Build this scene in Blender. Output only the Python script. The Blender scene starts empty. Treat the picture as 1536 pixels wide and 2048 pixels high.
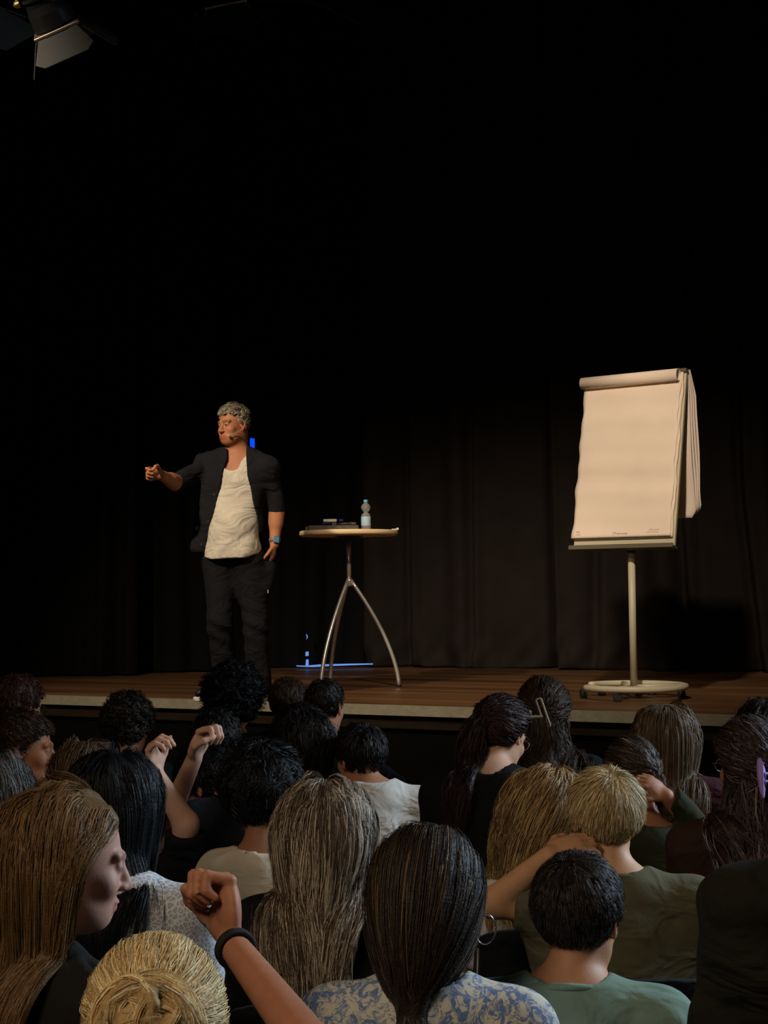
import bpy, math, random
import numpy as np
from mathutils import Matrix, Vector

random.seed(7)
RNG = np.random.default_rng(7)
scene = bpy.context.scene
COL = scene.collection

# ------------------------------------------------------------------ camera
FPX = 3000.0
PITCH, ROLL = math.radians(2.98), math.radians(0.6)
CAM = np.array([0.0, 0.0, 0.64])
fw = np.array([0, math.cos(PITCH), math.sin(PITCH)])
up0 = np.array([0, -math.sin(PITCH), math.cos(PITCH)])
rt0 = np.array([1.0, 0, 0])
rt = math.cos(ROLL) * rt0 - math.sin(ROLL) * up0
up = math.cos(ROLL) * up0 + math.sin(ROLL) * rt0
cd = bpy.data.cameras.new('camera')
cam = bpy.data.objects.new('camera', cd)
COL.objects.link(cam)
cd.sensor_fit = 'VERTICAL'
cd.sensor_height = 36.0
cd.lens = FPX / 2048 * 36.0
cd.clip_end = 100
m = Matrix.Identity(4)
for i in range(3):
    m[i][0], m[i][1], m[i][2], m[i][3] = rt[i], up[i], -fw[i], CAM[i]
cam.matrix_world = m
scene.camera = cam


def W(px, py, d):
    """point at forward distance y = d seen at photo position (px, py)"""
    v = fw + rt * (px - 768) / FPX + up * (1024 - py) / FPX
    return CAM + v * (d / v[1])


# ------------------------------------------------------------------ world, lights, exposure
FLOOR_Z = -1.05
w = bpy.data.worlds.new('world')
scene.world = w
w.use_nodes = True
w.node_tree.nodes['Background'].inputs[0].default_value = (1.0, 0.84, 0.68, 1)
w.node_tree.nodes['Background'].inputs[1].default_value = 0.024
scene.view_settings.view_transform = 'Standard'
scene.view_settings.look = 'None'
scene.view_settings.gamma = 1.0
scene.view_settings.use_curve_mapping = False
scene.view_settings.exposure = 0.0


def light(name, kind, loc, target, energy, color, size=0.3, angle=60, blend=0.5, sizey=None):
    ld = bpy.data.lights.new(name, kind)
    ld.energy = energy
    ld.color = color
    if kind == 'SPOT':
        ld.spot_size = math.radians(angle)
        ld.spot_blend = blend
        ld.shadow_soft_size = size
    if kind == 'AREA':
        ld.size = size
        if sizey:
            ld.shape = 'RECTANGLE'
            ld.size_y = sizey
        ld.spread = math.radians(95)
    o = bpy.data.objects.new(name, ld)
    COL.objects.link(o)
    o.location = loc
    o.rotation_euler = (Vector(target) - Vector(loc)).to_track_quat('-Z', 'Y').to_euler()
    return o


light('assumed_spot_key', 'SPOT', (-3.2, 4.6, 4.3), (-0.9, 9.3, 0.6), 1050, (1.0, 0.84, 0.67), 0.10, 44, 0.9)  # assumed stage spot out of view, warm light on the speaker
light('assumed_spot_fill', 'SPOT', (0.2, 4.2, 4.3), (1.2, 9.6, 0.45), 900, (1.0, 0.84, 0.67), 0.10, 42, 0.95)  # assumed second spot out of view, lights the flip chart side
light('assumed_side_daylight', 'AREA', (5.2, 5.2, 2.6), (0.0, 3.0, -0.2), 110, (0.66, 0.83, 1.0), 2.2, sizey=1.6)  # assumed cool daylight from the right, a bare area light; no window is built
light('audience_fill', 'AREA', (-1.8, -0.2, 3.3), (0.2, 3.4, -0.3), 19, (1.0, 0.80, 0.58), 1.5)  # added warm fill from behind the camera, brightens the near rows

# ------------------------------------------------------------------ tagging helpers


def tag(o, label=None, cat=None, group=None, kind=None):
    if label: o['label'] = label
    if cat: o['category'] = cat
    if group: o['group'] = group
    if kind: o['kind'] = kind
    return o


def empty(name, loc, label=None, cat=None, group=None):
    o = bpy.data.objects.new(name, None)
    o.empty_display_size = 0.1
    COL.objects.link(o)
    o.location = tuple(float(v) for v in loc)
    o['_b'] = 1
    del o['_b']
    tag(o, label, cat, group)
    return o


def mesh_obj(name, V, F, mat, parent=None, smooth=True, colors=None, base=None):
    """V (n,3) world coordinates, F (m,3|4) int array or list of faces"""
    V = np.asarray(V, dtype=np.float32)
    if parent is not None and base is None:
        base = wloc(parent)
    if base is not None:
        V = V - np.asarray(base, dtype=np.float32)
    me = bpy.data.meshes.new(name)
    if isinstance(F, np.ndarray):
        n = F.shape[1]
        me.vertices.add(len(V))
        me.vertices.foreach_set('co', V.ravel())
        me.loops.add(F.size)
        me.loops.foreach_set('vertex_index', F.astype(np.int32).ravel())
        me.polygons.add(len(F))
        me.polygons.foreach_set('loop_start', np.arange(0, F.size, n, dtype=np.int32))
        me.update(calc_edges=True)
    else:
        me.from_pydata([tuple(map(float, v)) for v in V], [], [tuple(f) for f in F])
    me.polygons.foreach_set('use_smooth', np.full(len(me.polygons), bool(smooth)))
    if colors is not None:
        at = me.color_attributes.new('Col', 'FLOAT_COLOR', 'POINT')
        c = np.ones((len(V), 4), np.float32)
        c[:, :3] = colors
        at.data.foreach_set('color', c.ravel())
    me.materials.append(mat)
    me.update()
    o = bpy.data.objects.new(name, me)
    COL.objects.link(o)
    if parent is not None:
        o.parent = parent
        if wloc(parent) is not None:
            pass
        o['_w'] = 0
        del o['_w']
    elif base is not None:
        o.location = tuple(map(float, base))
    return o


def wloc(o):
    l = np.zeros(3)
    while o is not None:
        l += np.array(o.location)
        o = o.parent
    return l


# ------------------------------------------------------------------ materials


def mat(name, color, rough=0.6, metal=0.0, spec=0.5, noise=0.0, nscale=8.0, bump=0.0, bscale=60.0,
        emit=None, estr=0.0, vcol=False, trans=0.0, ior=1.45, nvec=None, sheen=0.0, coat=0.0):
    mt = bpy.data.materials.new(name)
    mt.use_nodes = True
    nt = mt.node_tree
    b = nt.nodes['Principled BSDF']
    b.inputs['Base Color'].default_value = (*color, 1)
    b.inputs['Roughness'].default_value = rough
    b.inputs['Metallic'].default_value = metal
    b.inputs['Specular IOR Level'].default_value = spec
    b.inputs['IOR'].default_value = ior
    b.inputs['Transmission Weight'].default_value = trans
    b.inputs['Coat Weight'].default_value = coat
    tc = nt.nodes.new('ShaderNodeTexCoord')
    src = None
    if vcol:
        a = nt.nodes.new('ShaderNodeVertexColor')
        a.layer_name = 'Col'
        src = a.outputs[0]
    if noise > 0 or vcol:
        nz = nt.nodes.new('ShaderNodeTexNoise')
        nz.inputs['Scale'].default_value = nscale
        nz.inputs['Detail'].default_value = 4
        if nvec:
            mp = nt.nodes.new('ShaderNodeMapping')
            mp.inputs['Scale'].default_value = nvec
            nt.links.new(tc.outputs['Object'], mp.inputs[0])
            nt.links.new(mp.outputs[0], nz.inputs[0])
        else:
            nt.links.new(tc.outputs['Object'], nz.inputs[0])
        mr = nt.nodes.new('ShaderNodeMapRange')
        mr.inputs[1].default_value = 0.3
        mr.inputs[2].default_value = 0.7
        mr.inputs[3].default_value = 1 - noise
        mr.inputs[4].default_value = 1 + noise
        nt.links.new(nz.outputs[0], mr.inputs[0])
        mx = nt.nodes.new('ShaderNodeVectorMath')
        mx.operation = 'MULTIPLY'
        if src: nt.links.new(src, mx.inputs[0])
        else: mx.inputs[0].default_value = color
        nt.links.new(mr.outputs[0], mx.inputs[1])
        nt.links.new(mx.outputs[0], b.inputs['Base Color'])
    if bump > 0:
        n2 = nt.nodes.new('ShaderNodeTexNoise')
        n2.inputs['Scale'].default_value = bscale
        n2.inputs['Detail'].default_value = 3
        nt.links.new(tc.outputs['Object'], n2.inputs[0])
        bp = nt.nodes.new('ShaderNodeBump')
        bp.inputs['Strength'].default_value = bump
        bp.inputs['Distance'].default_value = 0.01
        nt.links.new(n2.outputs[0], bp.inputs['Height'])
        nt.links.new(bp.outputs[0], b.inputs['Normal'])
    if emit:
        b.inputs['Emission Color'].default_value = (*emit, 1)
        b.inputs['Emission Strength'].default_value = estr
    return mt


def srgb(r, g, b):
    return tuple(((c / 255) / 12.92 if c / 255 <= 0.04045 else ((c / 255 + 0.055) / 1.055) ** 2.4) for c in (r, g, b))


_clothc = {}


def cloth(name, color, noise=0.08):
    if name not in _clothc:
        mt = _clothc[name] = mat(name, color, 0.9, spec=0.2, noise=noise, nscale=14, bump=0.12, bscale=320)
        nt = mt.node_tree
        b1 = [n for n in nt.nodes if n.type == 'BUMP'][0]
        tc = [n for n in nt.nodes if n.type == 'TEX_COORD'][0]
        nz = nt.nodes.new('ShaderNodeTexNoise')
        nz.inputs['Scale'].default_value = 5.5
        nz.inputs['Detail'].default_value = 2.5
        nz.inputs['Distortion'].default_value = 1.6
        mp = nt.nodes.new('ShaderNodeMapping')
        mp.inputs['Scale'].default_value = (1.0, 1.0, 1.7)
        mp.inputs['Rotation'].default_value = (0, .5, 0)
        nt.links.new(tc.outputs['Object'], mp.inputs[0])
        nt.links.new(mp.outputs[0], nz.inputs[0])
        b2 = nt.nodes.new('ShaderNodeBump')
        b2.inputs['Strength'].default_value = 0.5
        b2.inputs['Distance'].default_value = 0.05
        nt.links.new(nz.outputs[0], b2.inputs['Height'])
        nt.links.new(b2.outputs[0], b1.inputs['Normal'])
    return _clothc[name]


M_HAIR = mat('hair_strands', (1, 1, 1), 0.5, spec=0.3, vcol=True, noise=0.25, nscale=30, nvec=(9, 9, 1), bump=.25, bscale=220)
M_SKIN = mat('skin', (1, 1, 1), 0.55, spec=0.35, vcol=True, noise=0.06, nscale=30, bump=0.05, bscale=250)
M_PANTS = cloth('dark_trouser_cloth', (0.012, 0.013, 0.018))
M_SHOE = mat('black_shoe', (0.015, 0.015, 0.015), 0.5)
M_BLACKM = mat('black_metal', (0.012, 0.012, 0.012), 0.4, 0.0, noise=0.1)
M_CHAIRF = cloth('chair_upholstery', (0.008, 0.008, 0.010))
M_CHROME = mat('chrome', (0.80, 0.77, 0.68), 0.30, 0.72)
M_TIE = mat('hair_elastic', (0.01, 0.01, 0.01), 0.8, bump=0.3, bscale=500)


# ------------------------------------------------------------------ generic shape helpers


def tube(pts, r, sides=8, closed=False, cap=True):
    P = np.asarray(pts, float)
    n = len(P)
    r = np.full(n, r) if np.isscalar(r) else np.asarray(r, float)
    T = np.gradient(P, axis=0)
    if closed:
        T = np.roll(P, -1, 0) - np.roll(P, 1, 0)
    T /= np.linalg.norm(T, axis=1)[:, None] + 1e-9
    ref = np.array([0, 0, 1.0]) if abs(T[0][2]) < 0.9 else np.array([1.0, 0, 0])
    N = np.zeros_like(P)
    nv = np.cross(T[0], ref)
    nv /= np.linalg.norm(nv)
    for i in range(n):
        nv = nv - T[i] * nv.dot(T[i])
        nv /= np.linalg.norm(nv) + 1e-9
        N[i] = nv
    B = np.cross(T, N)
    a = np.arange(sides) * 2 * math.pi / sides
    V = P[:, None] + r[:, None, None] * (np.cos(a)[None, :, None] * N[:, None] + np.sin(a)[None, :, None] * B[:, None])
    V = V.reshape(-1, 3)
    F = []
    m_ = n if closed else n - 1
    for i in range(m_):
        i2 = (i + 1) % n
        for j in range(sides):
            j2 = (j + 1) % sides
            F.append((i * sides + j, i * sides + j2, i2 * sides + j2, i2 * sides + j))
    V = list(map(tuple, V))
    if not closed and cap:
        F.append(tuple(range(sides))[::-1])
        F.append(tuple((n - 1) * sides + j for j in range(sides)))
    return V, F


def box(c, size, R=None, bev=0.0):
    """bevelled box"""
    sx, sy, sz = [s / 2 for s in size]
    b = min(bev, sx * 0.9, sy * 0.9, sz * 0.9)
    V, F = [], []
    if b <= 0:
        for x in (-sx, sx):
            for y in (-sy, sy):
                for z in (-sz, sz):
                    V.append((x, y, z))
        F = [(0, 1, 3, 2), (4, 6, 7, 5), (0, 4, 5, 1), (2, 3, 7, 6), (0, 2, 6, 4), (1, 5, 7, 3)]
    else:
        idx = {}
        for X in (-1, 1):
            for Y in (-1, 1):
                for Z in (-1, 1):
                    for k in range(3):
                        p = [X * (sx - b), Y * (sy - b), Z * (sz - b)]
                        p[k] += (X, Y, Z)[k] * b
                        idx[(X, Y, Z, k)] = len(V)
                        V.append(tuple(p))
        s = (-1, 1)
        for k in range(3):
            o = [i for i in range(3) if i != k]
            for q in s:
                f = []
                for (u, v) in ((-1, -1), (1, -1), (1, 1), (-1, 1)):
                    c_ = [0, 0, 0]
                    c_[k] = q
                    c_[o[0]] = u
                    c_[o[1]] = v
                    f.append(idx[(*c_, k)])
                F.append(f)
        for k in range(3):
            o = [i for i in range(3) if i != k]
            for u in s:
                for v in s:
                    f = []
                    for (q, kk) in ((-1, o[0]), (1, o[0]), (1, o[1]), (-1, o[1])):
                        c_ = [0, 0, 0]
                        c_[k] = q
                        c_[o[0]] = u
                        c_[o[1]] = v
                        f.append(idx[(*c_, kk)])
                    F.append(f)
        for X in s:
            for Y in s:
                for Z in s:
                    F.append([idx[(X, Y, Z, k)] for k in range(3)])
    V = np.array(V)
    if R is not None:
        V = V @ np.asarray(R).T
    V = V + np.asarray(c)
    return [tuple(v) for v in V], F


def lathe(c, prof, sides=32, axis=(0, 0, 1)):
    ax = np.array(axis, float)
    ax /= np.linalg.norm(ax)
    ref = np.array([1.0, 0, 0]) if abs(ax[0]) < 0.9 else np.array([0, 1.0, 0])
    u = np.cross(ax, ref)
    u /= np.linalg.norm(u)
    v = np.cross(ax, u)
    V, F = [], []
    for (r, z) in prof:
        for j in range(sides):
            a = 2 * math.pi * j / sides
            V.append(tuple(np.asarray(c) + ax * z + r * (math.cos(a) * u + math.sin(a) * v)))
    for i in range(len(prof) - 1):
        for j in range(sides):
            j2 = (j + 1) % sides
            F.append((i * sides + j, i * sides + j2, (i + 1) * sides + j2, (i + 1) * sides + j))
    F.append(tuple(range(sides))[::-1])
    F.append(tuple((len(prof) - 1) * sides + j for j in range(sides)))
    return V, F


def join(*parts):
    V, F = [], []
    for (v, f) in parts:
        o = len(V)
        V += list(v)
        F += [tuple(i + o for i in q) for q in f]
    return V, F


def fix_normals(o):
    import bmesh
    bm = bmesh.new()
    bm.from_mesh(o.data)
    bmesh.ops.recalc_face_normals(bm, faces=bm.faces)
    bm.to_mesh(o.data)
    bm.free()
    return o


def part(name, vf, mt, parent, smooth=False, **kw):
    o = mesh_obj(name, vf[0], vf[1], mt, parent, smooth, **kw)
    fix_normals(o)
    return o


# ------------------------------------------------------------------ signed distance field modelling


def rz(a):
    a = math.radians(a)
    return np.array([[math.cos(a), -math.sin(a), 0], [math.sin(a), math.cos(a), 0], [0, 0, 1]])


def rx(a):
    a = math.radians(a)
    return np.array([[1, 0, 0], [0, math.cos(a), -math.sin(a)], [0, math.sin(a), math.cos(a)]])


def ry(a):
    a = math.radians(a)
    return np.array([[math.cos(a), 0, math.sin(a)], [0, 1, 0], [-math.sin(a), 0, math.cos(a)]])


class Field:
    def __init__(s):
        s.p = []

    def cap(s, a, b, ra, rb, k=0.02, op=1, flat=False, inf=0.0):
        a, b = np.asarray(a, float), np.asarray(b, float)
        ra, rb = ra + inf, rb + inf
        ab = b - a
        L = np.linalg.norm(ab) + 1e-9
        u = ab / L
        R = max(ra, rb)

        def fn(X, Y, Z):
            x, y, z = X - a[0], Y - a[1], Z - a[2]
            t = x * u[0] + y * u[1] + z * u[2]
            tc = np.clip(t / L, 0, 1)
            d = np.sqrt((x - ab[0] * tc) ** 2 + (y - ab[1] * tc) ** 2 + (z - ab[2] * tc) ** 2) - (ra + (rb - ra) * tc)
            if flat:
                d = np.maximum(d, t - L)
            return d
        s.p.append((fn, np.minimum(a, b) - R, np.maximum(a, b) + R, k, op))
        return s

    def ell(s, c, r, R=None, k=0.02, op=1, inf=0.0):
        c, r = np.asarray(c, float), np.asarray(r, float) + inf
        R = np.eye(3) if R is None else R
        ext = np.sqrt(((R * r[None, :]) ** 2).sum(1))

        def fn(X, Y, Z):
            x, y, z = X - c[0], Y - c[1], Z - c[2]
            l = [x * R[0, i] + y * R[1, i] + z * R[2, i] for i in range(3)]
            k0 = np.sqrt((l[0] / r[0]) ** 2 + (l[1] / r[1]) ** 2 + (l[2] / r[2]) ** 2)
            k1 = np.sqrt((l[0] / r[0] ** 2) ** 2 + (l[1] / r[1] ** 2) ** 2 + (l[2] / r[2] ** 2) ** 2) + 1e-9
            return k0 * (k0 - 1) / k1
        s.p.append((fn, c - ext, c + ext, k, op))
        return s

    def fn(s, f, lo, hi, k=0.005, op=1):
        s.p.append((f, np.asarray(lo, float), np.asarray(hi, float), k, op))
        return s

    def bounds(s):
        lo = np.min([p[1] for p in s.p if p[4] == 1], axis=0) - 0.02
        hi = np.max([p[2] for p in s.p if p[4] == 1], axis=0) + 0.02
        return lo, hi

    def mesh(s, step=0.01, refine=(), post=None):
        lo, hi = s.bounds()
        axes = []
        for i in range(3):
            x = lo[i]
            A = [x]
            while x < hi[i]:
                st = step
                for (rl, rh, rs) in refine:
                    if rl[i] - step <= x <= rh[i]:
                        st = min(st, rs)
                x += st
                A.append(x)
            axes.append(np.array(A))
        F = np.full([len(a) for a in axes], 0.5, np.float32)
        for (fn, l, h, k, op) in s.p:
            m_ = k + 1.6 * step + 0.004
            i0 = [max(0, np.searchsorted(axes[i], l[i] - m_) - 1) for i in range(3)]
            i1 = [min(len(axes[i]), np.searchsorted(axes[i], h[i] + m_) + 1) for i in range(3)]
            if any(i1[i] <= i0[i] for i in range(3)):
                continue
            X = axes[0][i0[0]:i1[0], None, None]
            Y = axes[1][None, i0[1]:i1[1], None]
            Z = axes[2][None, None, i0[2]:i1[2]]
            d = fn(X, Y, Z)
            sl = (slice(i0[0], i1[0]), slice(i0[1], i1[1]), slice(i0[2], i1[2]))
            A = F[sl]
            if op == 1:
                hh = np.clip(0.5 + 0.5 * (d - A) / k, 0, 1)
                F[sl] = d * (1 - hh) + A * hh - k * hh * (1 - hh)
            else:
                B = -d
                hh = np.clip(0.5 - 0.5 * (B - A) / k, 0, 1)
                F[sl] = B * (1 - hh) + A * hh + k * hh * (1 - hh)
        if post is not None:
            X, Y, Z = axes[0][:, None, None], axes[1][None, :, None], axes[2][None, None, :]
            F = F + post(X, Y, Z)
        F[0], F[-1], F[:, 0], F[:, -1], F[:, :, 0], F[:, :, -1] = 1, 1, 1, 1, 1, 1
        return surface_nets(F, axes)


def surface_nets(F, axes):
    S = (F < 0)
    nx, ny, nz = F.shape
    c = np.zeros((nx - 1, ny - 1, nz - 1), np.int8)
    for a in (0, 1):
        for b in (0, 1):
            for d in (0, 1):
                c += S[a:nx - 1 + a, b:ny - 1 + b, d:nz - 1 + d]
    mk = (c > 0) & (c < 8)
    I = np.argwhere(mk)
    idx = np.full(c.shape, -1, np.int32)
    idx[mk] = np.arange(len(I))
    acc = np.zeros((len(I), 3))
    cnt = np.zeros(len(I))
    for ax in range(3):
        o = [i for i in range(3) if i != ax]
        for u in (0, 1):
            for v in (0, 1):
                A = I.copy()
                A[:, o[0]] += u
                A[:, o[1]] += v
                B = A.copy()
                B[:, ax] += 1
                fa = F[A[:, 0], A[:, 1], A[:, 2]]
                fb = F[B[:, 0], B[:, 1], B[:, 2]]
                cr = (fa < 0) != (fb < 0)
                t = np.where(cr, fa / np.where(cr, fa - fb, 1), 0)
                P = np.stack([axes[i][A[:, i]] for i in range(3)], 1)
                P[:, ax] += t * (axes[ax][B[:, ax]] - axes[ax][A[:, ax]])
                acc += P * cr[:, None]
                cnt += cr
    V = acc / cnt[:, None]
    Q = []
    for ax in range(3):
        o = [(ax + 1) % 3, (ax + 2) % 3]
        sl = [slice(1, -1)] * 3
        a = [slice(None)] * 3
        b = [slice(None)] * 3
        a[ax] = slice(0, -1)
        b[ax] = slice(1, None)
        sa, sb = S[tuple(a)], S[tuple(b)]
        E = np.argwhere(sa != sb)
        ok = (E[:, o[0]] > 0) & (E[:, o[1]] > 0) & (E[:, o[0]] < F.shape[o[0]] - 1) & (E[:, o[1]] < F.shape[o[1]] - 1)
        E = E[ok]
        ins = sa[E[:, 0], E[:, 1], E[:, 2]]

        def cell(du, dv):
            C_ = E.copy()
            C_[:, o[0]] += du
            C_[:, o[1]] += dv
            return idx[C_[:, 0], C_[:, 1], C_[:, 2]]
        q = np.stack([cell(-1, -1), cell(0, -1), cell(0, 0), cell(-1, 0)], 1)
        q[~ins] = q[~ins][:, ::-1]
        Q.append(q)
    Q = np.concatenate(Q)
    Q = Q[(Q >= 0).all(1)]
    return V, Q


# ------------------------------------------------------------------ people


def head_prims(f, H, R, s, detail=True):
    def P(x, y, z): return H + R @ (np.array([x, y, z]) * s)
    f.ell(P(0, -.010, .030), np.array([.074, .093, .084]) * s, R, .02)
    f.ell(P(0, .028, -.035), np.array([.058, .064, .078]) * s, R, .03)
    f.ell(P(0, .050, -.092), np.array([.036, .038, .030]) * s, R, .03)
    f.ell(P(0, .020, -.070), np.array([.055, .050, .038]) * s, R, .03)
    if detail:
        for q in (-1, 1):
            f.ell(P(q * .038, .062, -.030), np.array([.024, .022, .022]) * s, R, .02)
            f.cap(P(q * .012, .088, .020), P(q * .045, .074, .022), .009 * s, .008 * s, .012)
            f.ell(P(q * .030, .092, .002), np.array([.016, .012, .011]) * s, R, .008, op=-1)
            f.ell(P(q * .030, .078, .001), np.array([.0125, .0125, .0125]) * s, R, .003)
            f.cap(P(q * .019, .086, .008), P(q * .040, .080, .007), .0035 * s, .003 * s, .005)
        f.cap(P(0, .088, .008), P(0, .108, -.032), .008 * s, .012 * s, .010)
        for q in (-1, 1):
            f.ell(P(q * .012, .099, -.035), np.array([.009, .010, .008]) * s, R, .006)
        f.ell(P(0, .089, -.062), np.array([.024, .011, .0055]) * s, R, .006)
        f.ell(P(0, .087, -.074), np.array([.021, .011, .007]) * s, R, .006)
        f.cap(P(-.02, .100, -.0675), P(.02, .100, -.0675), .0025 * s, .0025 * s, .004, op=-1)
    for q in (-1, 1):
        Re = R @ rz(q * 22) @ rx(-12)
        f.ell(P(q * .079, -.008, -.006), np.array([.0085, .019, .032]) * s, Re, .006)
        f.ell(P(q * .086, -.004, -.002), np.array([.007, .010, .018]) * s, Re, .005, op=-1)
        f.ell(P(q * .078, -.002, -.032), np.array([.006, .008, .009]) * s, Re, .006)


def skin_colors(V, H, R, s, skin, brow=None):
    L = ((V - H) @ R) / s
    c = np.tile(np.array(skin, float), (len(V), 1))
    brow = np.array(skin) * .55 if brow is None else brow
    x, y, z = L[:, 0], L[:, 1], L[:, 2]
    lip = (np.abs(x) < .025) & (y > .085) & (z > -.083) & (z < -.055)
    c[lip] = c[lip] * np.array([.90, .66, .64])
    for q in (-1, 1):
        br = (((x - q * .030) / .022) ** 2 + ((z - .0245 + np.abs(x) * .05) / .0055) ** 2 < 1) & (y > .05)
        c[br] = np.array(brow)
        e = (((x - q * .030) / .0125) ** 2 + ((z - .0005) / .0055) ** 2 < 1) & (y > .06)
        c[e] = np.array([.30, .26, .22])
        e = (((x - q * .030) / .0062) ** 2 + ((z - .0000) / .0050) ** 2 < 1) & (y > .06)
        c[e] = np.array([.02, .015, .01])
        ear = (np.abs(x - q * .081) < .012) & (np.abs(z) < .04) & (np.abs(y) < .035)
        c[ear] = c[ear] * np.array([1.08, .82, .80])
    return c


def hand_prims(f, wr, d, n, thumb=1, curl=(30, 30, 30), s=1.0, spread=0.0):
    """wr wrist point, d direction of the hand, n the way the palm faces, thumb +-1 side"""
    d = np.asarray(d, float); d /= np.linalg.norm(d)
    n = np.asarray(n, float); n = n - d * n.dot(d); n /= np.linalg.norm(n)
    sd = np.cross(d, n) * thumb
    R = np.stack([sd, d, n], 1)
    f.ell(wr + d * .048 * s, np.array([.040, .052, .017]) * s, R, .012)
    f.ell(wr + d * .035 * s + sd * .022 * s + n * .008 * s, np.array([.018, .030, .014]) * s, R, .012)
    curls = curl if isinstance(curl[0], (list, tuple)) else [curl] * 4
    for i, (off, ln) in enumerate(((.029, .93), (.010, 1.03), (-.010, .97), (-.028, .78))):
        p = wr + d * (.090 - abs(off - .005) * .25) * s + sd * off * s
        dd = d + sd * spread * (off / .03)
        dd /= np.linalg.norm(dd)
        nn = n.copy()
        for j, (L, r0, r1) in enumerate(((.044, .0095, .0085), (.027, .0085, .0078), (.022, .0078, .0065))):
            a = math.radians(curls[i][j])
            nd = dd * math.cos(a) + nn * math.sin(a)
            nn = nn * math.cos(a) - dd * math.sin(a)
            dd = nd
            q = p + dd * L * ln * s
            f.cap(p, q, r0 * s, r1 * s, .003)
            p = q
    p = wr + d * .022 * s + sd * .030 * s + n * .006 * s
    closed = sum(curls[0]) > 160
    tv = ((.60, .75, .40), (.0, .80, .70), (-.65, .50, .40)) if closed else ((.75, .75, .25), (.35, .9, .45), (.0, .9, .55))
    for (vec, L, r0, r1) in zip(tv, (.040, .030, .025), (.013, .0105, .0095), (.011, .0095, .0075)):
        v = sd * vec[0] + d * vec[1] + n * vec[2]
        v /= np.linalg.norm(v)
        q = p + v * L * s
        f.cap(p, q, r0 * s, r1 * s, .006)
        p = q


def fib(n):
    i = np.arange(n) + 0.5
    ph = np.arccos(1 - 2 * i / n)
    th = math.pi * (1 + 5 ** 0.5) * i
    return np.stack([np.cos(th) * np.sin(ph), np.sin(th) * np.sin(ph), np.cos(ph)], 1)


HC = np.array([0, -.010, .028])
HR = np.array([.078, .097, .090])


def hairline(q, fr=0.0):
    """True where the scalp carries hair (head-local metres)"""
    y = q[:, 1]
    lim = np.interp(y, [-.11, -.05, -.02, .012, .03, .06, .09], [-.062, -.060, -.045, .000, .035, .062 + fr, .078 + fr])
    return q[:, 2] > lim


def push_caps(p, caps, layer):
    for (a, b, r) in caps:
        ab = b - a
        t = np.clip(((p - a) @ ab) / (ab @ ab), 0, 1)
        c = a + t[:, None] * ab
        v = p - c
        d = np.linalg.norm(v, axis=1) + 1e-9
        m_ = d < r + layer
        p = np.where(m_[:, None], c + v / d[:, None] * (r + layer)[:, None], p)
    return p


def push_head(p, H, R, s, layer, eps=1.0):
    q = ((p - H) @ R) / s
    v = q - HC
    rr = HR + layer[:, None] / s
    k = np.linalg.norm(v / rr, axis=1) + 1e-9
    m_ = k < 1
    q = np.where(m_[:, None], HC + v / k[:, None], q)
    return H + (q * s) @ R.T, m_


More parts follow.
